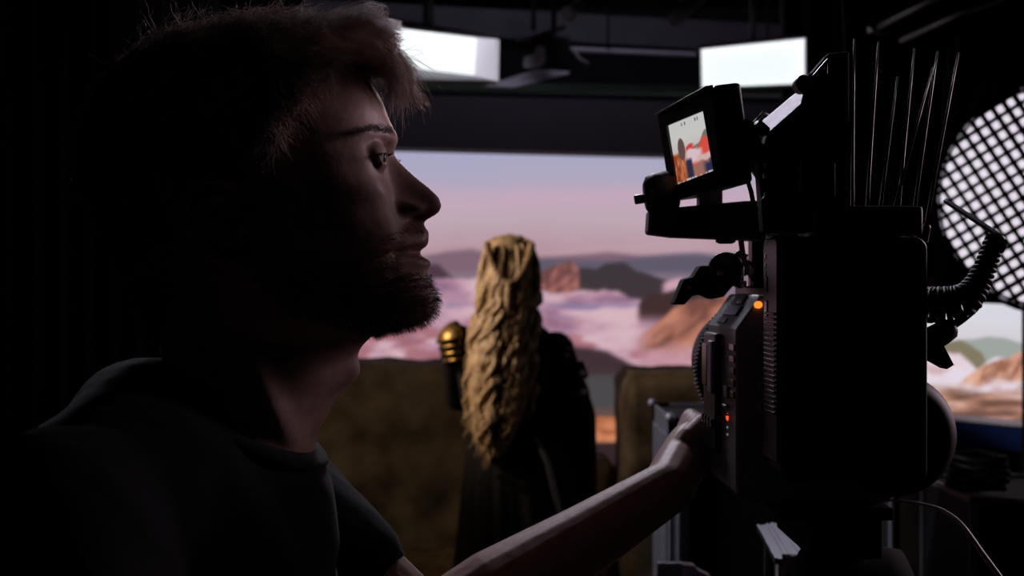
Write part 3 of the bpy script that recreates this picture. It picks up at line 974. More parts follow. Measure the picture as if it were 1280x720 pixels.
# soft mask by repeated averaging
sm = hmask.astype(float)
for _ in range(8):
    sm = (sm + np.roll(sm, 1, 1) + np.roll(sm, -1, 1) + np.concatenate([sm[:1], sm[:-1]]) + np.concatenate([sm[1:], sm[-1:]])) / 5
thick = ramp(YY, [(24, (9, 0, 0)), (60, (9, 0, 0)), (120, (8, 0, 0)), (220, (7, 0, 0)), (330, (5, 0, 0)), (430, (2, 0, 0))])[..., 0]
lump = 0.7 + 0.6 * fbm(hx / 22 + hl / 30, hy / 26, 61)
capP = HV + HN * ((thick * lump * sstep(0.25, 0.9, sm))[..., None] * K - 0.0006)
# cap mesh where mask
keep = sm > 0.12
hair_cap = MB()
idm = -np.ones(keep.shape, int)
step = 1
rows = list(range(0, ny, step)); cols = list(range(0, nt_, step))
ids = {}
for i in rows:
    for j in cols:
        if keep[i, j]:
            ids[(i, j)] = len(hair_cap.v); hair_cap.v.append(tuple(capP[i, j]))
for a in range(len(rows) - 1):
    for b in range(len(cols)):
        q = [(rows[a], cols[b]), (rows[a], cols[(b + 1) % len(cols)]), (rows[a + 1], cols[(b + 1) % len(cols)]), (rows[a + 1], cols[b])]
        if all(k in ids for k in q):
            hair_cap.f.append(tuple(ids[k] for k in q))
hair_cap.f.append(tuple(ids[(0, j)] for j in cols if (0, j) in ids))
hair = hair_cap.build('hair', M['hair_brown'], man, smooth=True)


def roots(n, w):
    """n random surface points weighted by w (over the head grid)"""
    area = np.linalg.norm(np.cross(np.roll(HV, -1, 1) - HV, np.gradient(HV, axis=0)), axis=2)
    p = (w * area).ravel(); p /= p.sum()
    k = rng.choice(p.size, n, p=p)
    i, j = np.unravel_index(k, w.shape)
    jit = rng.normal(0, 1.2, (n, 3)) * K
    return HV[i, j] + jit, HN[i, j], hx[i, j], hy[i, j], hl[i, j], i, j


def bez(p0, p1, p2, k=8):
    t = np.linspace(0, 1, k)[None, :, None]
    return (1 - t) ** 2 * p0[:, None] + 2 * t * (1 - t) * p1[:, None] + t * t * p2[:, None]


def vecs(n, mx, my, ml, s):
    """random offsets in head drawing units -> world metres"""
    d = np.stack([rng.normal(mx, s[0], n) if np.isscalar(mx) else mx + rng.normal(0, s[0], n), rng.normal(ml, s[2], n) if np.isscalar(ml) else ml + rng.normal(0, s[2], n),
                  -(rng.normal(my, s[1], n) if np.isscalar(my) else my + rng.normal(0, s[1], n))], -1)
    return d * K


allp = []
# top of the head: tousled, pushed forward
w = hmask * (hy < 95) * (hx < 425)
P0, N0, x0, y0, l0, _, _ = roots(9500, w.astype(float))
n = len(P0)
clump = (fbm(x0 / 14 + l0 / 17, y0 / 14 + l0 / 11, 71) - .5)
h = rng.uniform(12, 24, n) * (0.75 + 0.75 * sstep(200, 390, x0))
P1 = P0 + N0 * (h * K)[:, None] + vecs(n, 14 + clump * 40, -2, clump * 30, (5, 4, 5))
P2 = P0 + N0 * (h * rng.uniform(.7, 1.15, n) * K)[:, None] + vecs(n, 40 + clump * 70, 2 + clump * 12, clump * 50, (11, 7, 9))
allp.append(bez(P0, P1, P2))
# stray hairs sticking up
P0, N0, x0, y0, l0, _, _ = roots(260, w * (hx > 180.)); n = len(P0)
P1 = P0 + N0 * (rng.uniform(20, 32, n) * K)[:, None] + vecs(n, 6, 0, 0, (9, 3, 9))
P2 = P1 + N0 * (rng.uniform(4, 15, n) * K)[:, None] + vecs(n, 10, 0, 0, (14, 4, 12))
allp.append(bez(P0, P1, P2))
# sides and back: short, lying down and back
w = hmask * (hy >= 80)
P0, N0, x0, y0, l0, _, _ = roots(12000, w.astype(float)); n = len(P0)
ln = 34 - 22 * sstep(120, 330, y0)
P1 = P0 + N0 * ((9 - 5 * sstep(100, 330, y0)) * rng.uniform(.8, 1.5, n) * K)[:, None] + vecs(n, -4, 8, 0, (3, 3, 2))
P2 = P1 + vecs(n, -ln * .35, ln * .8, 0, (5, 5, 3)) + N0 * (rng.uniform(-2, 4, n) * K)[:, None]
allp.append(bez(P0, P1, P2))
# temples and sideburn in front of the ear
w = hmask * (hy >= 55) * (hy < 185) * (hx > 335)
P0, N0, x0, y0, l0, _, _ = roots(2600, w.astype(float)); n = len(P0)
cl_ = (fbm(x0 / 9, y0 / 12 + l0 / 20, 77) - .5)
P1 = P0 + N0 * (rng.uniform(7, 14, n) * K)[:, None] + vecs(n, 6 + cl_ * 22, 4, 0, (3, 3, 3))
P2 = P1 + vecs(n, 8 + cl_ * 50, 22, np.sign(l0) * 3, (6, 7, 4)) + N0 * (rng.uniform(-3, 5, n) * K)[:, None]
allp.append(bez(P0, P1, P2))
# forelock: swept forward over the forehead, then falling
w = hmask * (hy < 90) * (hx > 385)
P0, N0, x0, y0, l0, _, _ = roots(3600, w.astype(float)); n = len(P0)
cl = rng.integers(0, 26, n)
ctip = np.stack([rng.uniform(470, 512, 26), rng.uniform(18, 128, 26), rng.uniform(-70, 70, 26)], -1)
ctip[:, 0] = 474 + 36 * np.clip((ctip[:, 1] - 10) / 100, 0, 1) + rng.normal(0, 7, 26)
ccur = rng.normal(0, 8, 26)
tip = HWr(ctip[cl, 0] + rng.normal(0, 3.5, n), ctip[cl, 1] + rng.normal(0, 4, n), 0.75 * ctip[cl, 2] + 0.3 * l0 + rng.normal(0, 4, n))
ctl = HWr(x0 + 46 + ccur[cl] + rng.normal(0, 6, n), np.minimum(y0 - 34, ctip[cl, 1] - 14) + np.abs(ccur[cl]) + rng.normal(0, 5, n), 0.8 * l0 + rng.normal(0, 5, n) + 0.2 * ctip[cl, 2])
allp.append(bez(P0, ctl, tip))
# small curls hanging at the hairline
P0, N0, x0, y0, l0, _, _ = roots(420, (hmask * (hy < 100) * (hx > 425)).astype(float)); n = len(P0)
tip = HWr(rng.normal(500, 17, n), rng.normal(114, 20, n), l0 * .7 + rng.normal(0, 12, n))
ctl = HWr(rng.normal(500, 8, n), rng.normal(56, 12, n), l0 * .8 + rng.normal(0, 8, n))
allp.append(bez(P0, ctl, tip))
A = np.concatenate(allp)
wig = np.stack([fbm(A[..., 0] * 300, A[..., 2] * 300, 81 + k, 2) - .5 for k in range(3)], -1)
A = A + wig * 0.006 * np.linspace(0, 1, 8)[None, :, None]
so = strands_mesh('hair_strands', A, np.linspace(0.00025, 0.00009, 8), M['hair_brown'], None)
for_base = np.array(world_loc(man))
co = np.empty(len(so.data.vertices) * 3, np.float32); so.data.vertices.foreach_get('co', co)
so.data.vertices.foreach_set('co', (co.reshape(-1, 3) - for_base).ravel().astype(np.float32)); so.data.update(); so.parent = hair

# ---- beard, moustache, sideburn, brows, lashes
bm_ = inside(hx, hy, [(352, 262), (372, 262), (384, 305), (410, 330), (455, 330), (484, 300), (505, 284), (545, 278), (545, 300), (520, 300), (505, 318), (524, 340), (560, 345), (560, 420), (480, 424), (440, 408), (380, 392), (340, 350), (338, 280)])
bm_ = bm_ & ~((np.abs(hl) < 38) & (hy > 291) & (hy < 340)) & ~((hx > 529) & (hy < 300)) & (np.abs(TT) < PI / 2 + 0.25)
bw = bm_ * (0.35 + 0.65 * sstep(300, 350, hy))
P0, N0, x0, y0, l0, _, _ = roots(9000, bw); n = len(P0)
L = (5 + 3.5 * sstep(320, 370, y0)) * np.where(y0 < 312, 0.45, 1.0)
P1 = P0 + N0 * (L * .4 * K)[:, None] + vecs(n, 1, 1.0, 0, (1, 1, 1))
P2 = P1 + N0 * (L * .2 * K)[:, None] + vecs(n, 1.2, 2.2, 0, (1.3, 1.3, 1.3))
beard = strands_mesh('beard', bez(P0, P1, P2, 4), np.linspace(0.00019, 0.00006, 4), M['beard'], man)
for sgn in (-1, 1):
    br = inside(hx, hy, [(454, 175), (472, 166), (490, 163), (497, 168), (494, 173), (474, 172), (456, 180)]) & (sgn * hl > 14) & (np.abs(TT) < 1.4)
    P0, N0, x0, y0, l0, _, _ = roots(200, br.astype(float)); n = len(P0)
    P1 = P0 + N0 * (3.0 * K) + vecs(n, -2, -1.0, sgn * 3, (1, 1, 1))
    P2 = P1 + vecs(n, -5, -1, sgn * 6, (1.5, 1.5, 1.5))
    strands_mesh('eyebrow', bez(P0, P1, P2, 4), np.linspace(0.00018, 0.00006, 4), M['beard'], man)
    ls = []
    for k in range(40):
        b = math.radians(-55 + 110 * k / 39)
        a = math.radians(11)
        r = ER + 3.2
        d = Vector((math.cos(a) * math.cos(b), -math.sin(a), math.sin(b)))
        q = [hp(EYE[0] + (r + s) * d.x, EYE[1] + r * d.y - u_, sgn * EYE[2] + (r + s) * d.z) for s, u_ in ((0, 0), (3, 0), (5.5, 1.5), (7, 3.5))]
        ls.append([list(p) for p in q])
    strands_mesh('eyelashes', np.array(ls), np.linspace(0.00016, 0.00006, 4), M['beard'], man)

# ---- t-shirt -------------------------------------------------------------
sh = MB()
sh.limb([SHR + Vector((0.0, .01, -.005)), Vector((-0.265, 0.92, 1.365)), SHL + Vector((0, -.01, -.005))], [0.068, 0.085, 0.068], 24)
sh.ellipsoid((-0.25, 0.92, 1.21), (0.120, 0.188, 0.235))
sh.ellipsoid((-0.23, 0.92, 1.03), (0.118, 0.172, 0.24))
for S_, E_ in ((SHL, EL), (SHR, ER_)):
    dv = (E_ - S_)
    sh.limb([S_, S_ + dv * .35, S_ + dv * .60], [0.070, 0.067, 0.063], 24)
ringA, ringB, ringC = [], [], []
for k in range(48):
    an = 2 * PI * k / 48
    th_ = an if an <= PI else an - 2 * PI
    for R_, dyy, gx, gl, dn in ((ringA, 0, 6, 1.05, 0), (ringB, 34, 20, 1.22, 0), (ringC, 120, 34, 1.35, 0)):
        yb = 526 + 50 * math.cos(an)
        x_, y_, l_ = head_pt(min(yb, 600), th_)
        R_.append(hp(float(x_) + gx * math.cos(an), float(yb) + dyy, float(min(abs(l_), 126) * np.sign(l_)) * gl))
vs_ = ringA + ringB + ringC
fs_ = [(r * 48 + k, r * 48 + (k + 1) % 48, (r + 1) * 48 + (k + 1) % 48, (r + 1) * 48 + k) for r in (0, 1) for k in range(48)]
fs_ += [tuple(range(48)), tuple(range(96, 144))]
sh.add(vs_, fs_)
sme = union(sh, 0.006, 5, 0.5)
nvx = len(sme.vertices); co = np.empty(nvx * 3, np.float32); sme.vertices.foreach_get('co', co); co = co.reshape(-1, 3).astype(float)
no = np.empty(nvx * 3, np.float32); sme.vertices.foreach_get('normal', no); no = no.reshape(-1, 3)
fold = (fbm(co[:, 0] * 16 + co[:, 2] * 9, co[:, 1] * 14 + co[:, 2] * 5, 91, 4) - .5) * 0.016
co = co + no * fold[:, None]
sme.vertices.foreach_set('co', co.astype(np.float32).ravel()); sme.update()
relocate(sme, man)
tee = finish('t_shirt', sme, M['tshirt'], man, smooth=True)
# neckband: a ring round the base of the neck
nb = []
for k in range(40):
    an = 2 * PI * k / 40
    yb = 524 + 50 * math.cos(an)
    x_, y_, l_ = head_pt(min(yb, 600), an if an <= PI else an - 2 * PI)
    w_ = 1.03
    nb.append(hp(float(x_) + 5 * math.cos(an), float(yb), float(min(abs(l_), 128) * np.sign(l_)) * 1.05))
nb.append(nb[0]); nb.append(nb[1])
nbo = MB().tube(nb, 0.0055, 10, cap=False, flat=1.7).build('neckband', M['tshirt'], None, smooth=True)
for v in nbo.data.vertices: v.co -= world_loc(man)
nbo.parent = tee
# trousers and shoes
tr = MB()
tr.ellipsoid((-0.235, .92, .90), (.115, .165, .13))
for lat in (-0.10, 0.10):
    tr.limb([Vector((-0.235, .92 + lat, .88)), Vector((-0.225, .92 + lat * 1.15, .47)), Vector((-0.25, .92 + lat * 1.2, .10))], [0.098, 0.07, 0.058], 20)
tme = union(tr, 0.01, 4); relocate(tme, man); finish('trousers', tme, M['trousers'], man, smooth=True)
for lat in (-0.12, 0.12):
    s_ = MB(); s_.limb([Vector((-0.29, .92 + lat, .045)), Vector((-0.2, .92 + lat, .045)), Vector((-0.08, .92 + lat * 1.08, .035))], [.045, .045, .036], 18)
    sm_ = union(s_, .008, 3)
    for v in sm_.vertices: v.co.z = max(v.co.z, 0.001)
    relocate(sm_, man); finish('shoe', sm_, M['shoe'], man, smooth=True)
# ================================================================== WOMAN (seen from behind)
GD = 4.0
def G(x, y, d=0.0):
    """picture-plane drawing units at her distance; d = metres further away"""
    k = GD / F
    return Vector(((x - 640) * k, GD + d, CAM_Z - (y - 360) * k))


def loft(rows, seg=48, power=2.0):
    """rows: (x_left, x_right, y, half depth m, d centre) -> closed body of elliptical slices"""
    vs, fs = [], []
    for (xl, xr, y, hd, dc) in rows:
        a = G((xl + xr) / 2, y, dc); hw = (xr - xl) / 2 * GD / F
        for k in range(seg):
            an = 2 * PI * k / seg
            c, s = math.cos(an), math.sin(an)
            vs.append(a + Vector((hw * math.copysign(abs(c) ** (2 / power), c), hd * math.copysign(abs(s) ** (2 / power), s), 0)))
    n = len(rows)
    for i in range(n - 1):
        for k in range(seg):
            k2 = (k + 1) % seg
            fs.append((i * seg + k, i * seg + k2, (i + 1) * seg + k2, (i + 1) * seg + k))
    fs.append(tuple(range(seg))); fs.append(tuple((n - 1) * seg + k for k in reversed(range(seg))))
    return vs, fs


lady = thing('person', G(638, 922.5), 'person seen from behind with long wavy blond hair, gold shoulder plate and dark dress', 'person')
b = MB()
b.ellipsoid(G(637, 340, 0.02), (0.075, 0.095, 0.118), None, 32, 20)
b.ellipsoid(G(637, 366, 0.06), (0.055, 0.055, 0.06), None, 24, 14)               # jaw, facing away
b.ellipsoid(G(637, 352, 0.115), (0.012, 0.02, 0.018), None, 14, 8)               # nose
b.limb([G(637, 370, 0.02), G(637, 412, 0.0)], [0.052, 0.058], 20)
b.add(*loft([(612, 662, 398, .06, 0), (590, 684, 412, .085, 0), (574, 700, 432, .105, 0), (578, 700, 470, .12, 0.01), (590, 690, 520, .105, 0.01), (596, 688, 550, .098, 0.01), (585, 700, 600, .125, 0), (580, 702, 640, .13, 0), (590, 695, 690, .11, 0)], 40))
SL, SR = G(572, 428), G(694, 437)
EL_, ER2 = G(572, 500, 0.14), G(724, 520, -0.03)
b.limb([SL, EL_], [0.048, 0.038], 16); b.limb([EL_, EL_.lerp(G(612, 500, 0.36), .5), G(612, 500, 0.36)], [0.038, 0.034, 0.024], 16)
HRW = G(724, 612, 0.03)
b.limb([SR, ER2], [0.048, 0.038], 16); b.limb([ER2, ER2.lerp(HRW, .4), HRW], [0.038, 0.035, 0.024], 16)
# hands
def small_hand(wr, dirv, sidev, backv):
    pal = wr + dirv * 0.055
    b.limb([wr, pal], [0.022, 0.024], 14)
    for i, ln in enumerate((.9, 1.0, .95, .8)):
        k = wr + dirv * 0.085 + sidev * (i - 1.5) * 0.019
        b.limb([wr + dirv * .02, k], [0.015, .010], 10)
        b.limb([k, k + dirv * .032 * ln - backv * .008, k + dirv * .052 * ln - backv * .026], [.0092, .0085, .0075], 10)
    b.limb([wr + dirv * .02, wr + dirv * .045 - sidev * .04, wr + dirv * .075 - sidev * .046], [.014, .011, .009], 10)
small_hand(HRW, Vector((0.02, 0.08, -1)).normalized(), Vector((0, -1, 0)), Vector((1, 0, 0)))
small_hand(G(612, 500, .36), Vector((1, 0.25, 0.1)).normalized(), Vector((0, 0, -1)), Vector((0, 1, 0)))
for x in (612, 662):
    b.limb([G(x, 690), G(x, 790), G(x, 905)], [.075, .05, .035], 16)
    b.limb([G(x, 909, 0.0), G(x, 913, .12)], [.035, .024], 14)
lm = union(b, 0.006, 4)
relocate(lm, lady)
finish('body', lm, M['skin'], lady, smooth=True)

# dress with a full skirt, folds running down
vs, fs = loft([(600, 674, 403, .075, 0), (588, 686, 413, .10, 0), (570, 704, 434, .125, 0), (570, 706, 470, .140, 0.01), (580, 712, 520, .122, 0.01), (584, 714, 548, .115, 0.01),
               (581, 716, 575, .135, 0), (578, 722, 610, .17, 0), (575, 735, 660, .2, 0), (570, 745, 720, .23, 0), (560, 760, 800, .28, 0), (548, 776, 900, .33, 0), (546, 778, 918, .33, 0)], 120, 2.2)
seg = 120
for i in range(len(vs)):
    r, k = divmod(i, seg)
    y = [403, 414, 432, 470, 520, 548, 575, 610, 660, 720, 800, 900, 918][r]
    a = 2 * PI * k / seg
    f = 0.02 * sstep(540, 760, y) * (math.sin(a * 13 + 1.1 * math.sin(a * 3)) + .5 * math.sin(a * 29))
    vs[i] = vs[i] + Vector((math.cos(a), math.sin(a), 0)) * float(f)
dress = MB().add(vs, fs).build('dress', M['dress'], lady, smooth=True, subsurf=1)
sl = MB()
sl.limb([SL, EL_], [0.062, 0.052], 18); sl.limb([EL_, EL_.lerp(G(606, 500, .34), .9)], [0.052, 0.042], 18)
sl = union(sl, .008, 4); relocate(sl, lady); finish('sleeve', sl, M['dress'], lady, smooth=True)
sr = MB()
sr.limb([SR, ER2], [0.062, 0.055], 18); sr.limb([ER2, ER2.lerp(HRW, .96)], [0.055, 0.062], 18)
sr = union(sr, .008, 4); relocate(sr, lady); finish('sleeve', sr, M['dress'], lady, smooth=True)
# belt strap hanging at the right hip, pale in the light
bl = MB().tube([G(668, 540, -.13), G(683, 570, -.16), G(690, 600, -.18), G(697, 628, -.2), G(712, 640, -.19)], [.008, .012, .013, .011, .008], 10, True, 0.4)
bl.build('strap', M['grey_paint'], lady, smooth=True, label='pale grey strap hanging at the hip')


def pauldron(c, rx, ry, rz, tilt, m, label, sgn):
    """three overlapping domed plates"""
    t_ = None
    for q in range(4):
        vs, fs = [], []
        n, mm = 10, 20
        for sh_ in (1.0, 0.94):
            for i in range(n + 1):
                ph = math.radians(4 + (70 - 6 * q) * i / n)
                for j in range(mm + 1):
                    th = math.radians(-100 + 200 * j / mm) + (0 if sgn > 0 else PI)
                    p = Vector((rx * (1 - .07 * q) * sh_ * math.sin(ph) * math.cos(th), ry * sh_ * math.sin(ph) * math.sin(th), rz * sh_ * math.cos(ph)))
                    p += Vector((sgn * 0.006 * q, 0, -0.030 * q))
                    vs.append(c + Matrix.Rotation(tilt, 3, 'Y') @ p)
        h = (n + 1) * (mm + 1)
        for i in range(n):
            for j in range(mm):
                a = i * (mm + 1) + j
                fs += [(a, a + 1, a + mm + 2, a + mm + 1), (h + a, h + a + mm + 1, h + a + mm + 2, h + a + 1)]
                if i == n - 1: fs.append((a + mm + 1, a + mm + 2, h + a + mm + 2, h + a + mm + 1))
                if j == 0: fs.append((a, a + mm + 1, h + a + mm + 1, h + a))
                if j == mm - 1: fs.append((a + mm + 2, a + 1, h + a + 1, h + a + mm + 2))
        o = MB().add(vs, fs).build('shoulder_plate' if q == 0 else 'lame', m, lady if q == 0 else None, smooth=True)
        if q == 0:
            t_ = o; o['label'] = label
        else:
            for v in o.data.vertices: v.co -= world_loc(lady)
            o.parent = t_
    return t_


pauldron(G(577, 430, 0.0), 0.086, 0.11, 0.082, math.radians(-14), M['gold'], 'gold shoulder plate', -1)
pauldron(G(694, 438, 0.0), 0.066, 0.09, 0.065, math.radians(16), M['dark_armour'], 'dark metal shoulder plate', 1)
# vambrace-like plates down the right upper arm
for i, (x, y) in enumerate(((707, 466), (709, 490), (713, 512))):
    MB().lathe(G(x, y - 12, -.012), G(x + 3, y + 10, -.02) - G(x, y - 12, -.012), [(0, .050), (.002, .066), (.05, .070), (.06, .062)], 24).build('arm_plate', M['dark_armour'], lady, smooth=True, label='dark metal arm plate')

# hair: an inner mass and many wavy locks
hm = loft([(622, 652, 294, .05, 0.03), (606, 667, 302, .095, 0.02), (601, 672, 322, .115, 0.01), (600, 674, 350, .12, 0.0), (600, 672, 380, .115, -.02), (594, 668, 410, .10, -.06), (589, 664, 440, .085, -.10), (587, 660, 475, .06, -.12), (589, 654, 510, .05, -.125), (594, 640, 545, .035, -.125), (606, 628, 565, .015, -.12)], 48)
hair2 = MB().add(*hm).build('hair', M['blond'], lady, smooth=True)
XL = [(294, 626), (300, 612), (310, 605), (330, 599), (360, 597), (385, 597), (410, 590), (430, 586), (460, 582), (490, 581), (520, 579), (550, 583), (580, 590)]
XR = [(294, 648), (300, 662), (310, 668), (330, 674), (360, 674), (390, 673), (420, 669), (450, 670), (480, 673), (510, 668), (540, 656), (580, 640)]
lk = []
NL = 190
for i in range(NL):
    u_ = rng.uniform(-1, 1)
    front = rng.random() < 0.2
    yend = rng.uniform(505, 584) - 42 * abs(u_ - (-.2)) ** 1.5
    K2 = 30
    yv = np.linspace(293 + 6 * abs(u_) + rng.uniform(0, 26) * (rng.random() < .5), yend, K2)
    xl = np.interp(yv, [p[0] for p in XL], [p[1] for p in XL]); xr = np.interp(yv, [p[0] for p in XR], [p[1] for p in XR])
    uu = u_ * np.interp(yv, [293, 320, 600], [1.0, 1.0, 0.95])
    x = (xl + xr) / 2 + uu * (xr - xl) / 2 * 0.93
    wl = rng.uniform(34, 60); ph_ = rng.uniform(0, 6.28); am = rng.uniform(3.0, 8.0) * sstep(320, 400, yv)
    x = x + am * np.sin(yv / wl * 6.28 + ph_)
    bulge = np.interp(yv, [293, 310, 350, 400, 450, 500, 580], [-.01, .07, .115, .135, .165, .17, .165])
    depth = -(bulge * np.sqrt(np.clip(1 - 0.75 * uu ** 2, 0, 1)) + rng.uniform(-.03, .02)) + am * 0.0028 * np.cos(yv / wl * 6.28 + ph_ + 1)
    r = rng.uniform(.006, .016) * np.interp(np.linspace(0, 1, K2), [0, .1, .6, .9, 1], [.4, 1, 1, .55, .1])
    lk.append(([G(a, c_, float(d_)) for a, c_, d_ in zip(x, yv, depth)], list(r)))
lo = MB()
for p, r in lk:
    lo.tube(p, r, 8, True, 0.75)
lo_o = lo.build('hair_locks', M['blond'], None, smooth=True)
for v in lo_o.data.vertices: v.co -= world_loc(lady)
lo_o.parent = hair2
# two twisted braids from the crown, meeting at the back of the head
for sgn in (-1, 1):
    for q in (0, PI):
        pts = []
        for k in range(44):
            s = k / 43
            x = 637 + sgn * (27 * math.cos(s * PI / 2) ** .8 if s < 1 else 0) + 2.2 * math.cos(k * .8 + q)
            y = 306 + 52 * s ** 1.2 + 2.2 * math.sin(k * .8 + q)
            d_ = -(0.085 + 0.055 * s) - .006 * math.sin(k * .8 + q)
            pts.append(G(x, y, d_))
        o = MB().tube(pts, [.0075] * 44, 8).build('braid', M['blond'], None, smooth=True)
        for v in o.data.vertices: v.co -= world_loc(lady)
        o.parent = hair2
for q in (0, 2.09, 4.18):
    pts = [G(637 + 2.5 * math.cos(k * .7 + q) - k * .12, 352 + k * 2.0, -(.145 + .0006 * k) - .006 * math.sin(k * .7 + q)) for k in range(48)]
    o = MB().tube(pts, [.009] * 44 + [.008, .006, .004, .001], 8).build('braid', M['blond'], None, smooth=True)
    for v in o.data.vertices: v.co -= world_loc(lady)
    o.parent = hair2
# ================================================================== CINEMA CAMERA AND WHAT IS FIXED TO IT
def rounded_rect_prism(x0, x1, z0, z1, y0, y1, r, seg=6, corners=(1, 1, 1, 1)):
    """front outline in x/z with rounded corners (bl, br, tr, tl), extruded along y"""
    pts = []
    for (cx_, cz_, a0_, on) in ((x0 + r, z0 + r, 180, corners[0]), (x1 - r, z0 + r, 270, corners[1]), (x1 - r, z1 - r, 0, corners[2]), (x0 + r, z1 - r, 90, corners[3])):
        if not on:
            pts.append((x0 if a0_ in (180, 90) else x1, z0 if a0_ in (180, 270) else z1)); continue
        for k in range(seg + 1):
            a = math.radians(a0_ + 90 * k / seg)
            pts.append((cx_ + r * math.cos(a), cz_ + r * math.sin(a)))
    return MB().prism([(x, y0, z) for x, z in pts], (0, y1 - y0, 0))


# ---------------------------------------------------------------- camera body
cam_t = thing('cinema_camera', (0.265, 1.12, 1.30), 'black cinema camera with a big lens, at the right in front of the man', 'film camera')
BX0, BX1, BY0, BY1, BZ0, BZ1 = 0.196, 0.335, 1.05, 1.20, 1.312, 1.494
prof = [(BX0 + .006, BZ0), (BX1 - .006, BZ0), (BX1, BZ0 + .006), (BX1, BZ1 - .02), (BX1 - .018, BZ1), (0.2175, BZ1), (BX0, 1.4635), (BX0, BZ0 + .006)]
MB().prism([(x, BY0, z) for x, z in prof], (0, BY1 - BY0, 0)).build('body', M['body_paint'], cam_t, bevel=0.0025)
# details on the sloping shoulder: slots and a badge bar
sl_d = Vector((0.0215, 0, 0.0305)); sl_n = Vector((-.0305, 0, .0215)).normalized()
def on_slope(s, y, h=0.0): return Vector((BX0, y, 1.4635)) + sl_d * s + sl_n * h
def slope_plate(s0, s1, y0, y1, h): return MB().slab([on_slope(s0, y0, -.001), on_slope(s1, y0, -.001), on_slope(s1, y1, -.001), on_slope(s0, y1, -.001)], sl_n * (h + .001))
slope_plate(.35, .62, 1.085, 1.15, .0025).build('toggle', M['glossy_black'], cam_t, bevel=.0006)
slope_plate(.12, .26, 1.12, 1.16, .001).build('badge', M['black_metal'], cam_t)
slope_plate(.72, .95, 1.10, 1.13, .0012).build('button', M['glossy_black'], cam_t, bevel=.0004)
# left side: rear vent slots, raised control panel, buttons, small display, card door
for k in range(5):
    z = 1.452 - k * 0.0105
    MB().box(BX0 - .0015, BX0 + .003, 1.054, 1.076, z - .0075, z - .0015).build('vent_slot', M['glossy_black'], cam_t, bevel=.0006)
rp = MB().box(BX0 - .006, BX0 + .002, 1.122, 1.192, 1.345, 1.457).build('side_panel', M['black_metal'], cam_t, bevel=.003)
MB().box(BX0 - .009, BX0 - .004, 1.128, 1.152, 1.40, 1.45).build('card_door', M['body_paint'], cam_t, bevel=.002)
MB().box(BX0 - .0085, BX0 - .004, 1.158, 1.186, 1.405, 1.446).build('side_display', M['glossy_black'], cam_t, bevel=.001)
for k in range(4):
    c = Vector((BX0 - .006, 1.134 + .016 * k, 1.372))
    MB().lathe(c, (-1, 0, 0), [(0, .0052), (.0025, .005), (.003, .004)], 18).build('button', M['glossy_black'], cam_t)
MB().box(BX0 - .003, BX0 + .002, 1.080, 1.098, 1.4005, 1.4115).build('button', M['grey_paint'], cam_t, bevel=.001)
MB().box(BX0 - .004, BX0 + .002, 1.080, 1.098, 1.3915, 1.3945).build('switch', M['steel'], cam_t, bevel=.0006)
MB().box(BX0 - .003, BX0 + .002, 1.084, 1.104, 1.3845, 1.386).build('switch', M['grey_paint'], cam_t, bevel=.0004)
MB().ellipsoid((BX0 - .0005, 1.089, 1.383), (.0014, .0024, .0034), None, 14, 8).build('indicator', M['led_red'], cam_t, smooth=True, label='red indicator light on the side')
for z in (1.3735, 1.367):
    MB().ellipsoid((BX0 - .0005, 1.089, z), (.001, .0012, .0012), None, 10, 6).build('indicator', M['led_dim'], cam_t, smooth=True, label='tiny pale indicator light')
# rear: orange tally light, round sockets
MB().ellipsoid((0.2152, BY0 - .001, 1.4853), (.0038, .0022, .0032), None, 18, 10).build('tally_light', M['led_orange'], cam_t, smooth=True, label='glowing orange tally light')
for (px, py) in ((956.5, 421), (955.5, 482), (954.5, 508)):
    c = W(px, py, BY0)
    sk = MB().lathe(c, (0, -1, 0), [(0, .0062), (.008, .0060), (.0085, .0052), (.0086, .0040), (.004, .0038)], 28).build('socket', M['steel'], cam_t, smooth=False)
    MB().lathe(c + Vector((0, -.002, 0)), (0, -1, 0), [(0, .0036), (.003, .0034)], 20)
    pin = MB().lathe(c + Vector((0, -.0038, 0)), (0, -1, 0), [(0, .0036), (.0035, .0034), (.004, .0008)], 20).build('socket_core', M['glossy_black'], None)
    for v in pin.data.vertices: v.co -= world_loc(cam_t)
    pin.parent = sk
MB().box(0.235, 0.318, 1.012, 1.049, 1.34, 1.47).build('battery_plate', M['black_plastic'], cam_t, bevel=.003)
# right-hand grip bulging out at the right
gc = Vector((0.333, 1.06, 1.372))
MB().lathe(gc + Vector((0, -.035, 0)), (0, 1, 0), [(0, .040), (.008, .050), (.02, .054), (.09, .054), (.105, .048), (.112, .036)], 56).build('grip', M['rubber'], cam_t, smooth=True, label='rounded black side grip')
# lens
lp = [(0, .046), (.006, .056), (.03, .058), (.034, .064), (.05, .064), (.052, .0755), (.068, .0755), (.070, .066), (.10, .058), (.103, .062), (.118, .062), (.12, .056), (.16, .056), (.19, .0595), (.205, .0595), (.207, .054), (.18, .05), (.176, .048)]
ls_o = MB().lathe(Vector((LX, BY1 - .002, LZ)), (0, 1, 0), [(h * .95, r * .99) for h, r in lp], 72).build('lens', M['black_metal'], cam_t, smooth=False)
for (h0, h1, gr) in ((.052, .068, .0745), (.103, .118, .061)):
    g = MB(); n = 110
    for k in range(n):
        a = 2 * PI * k / n
        rd = Vector((math.cos(a), 0, math.sin(a))); tg = Vector((-math.sin(a), 0, math.cos(a)))
        c = Vector((LX, BY1 - .002 + h0 * .95, LZ)) + rd * gr
        g.slab([c - tg * .0012, c + tg * .0012, c + tg * .0007 + rd * .0026, c - tg * .0007 + rd * .0026], (0, (h1 - h0) * .95, 0))
    go = g.build('gear_ring', M['black_metal'], None)
    for v in go.data.vertices: v.co -= world_loc(cam_t)
    go.parent = ls_o
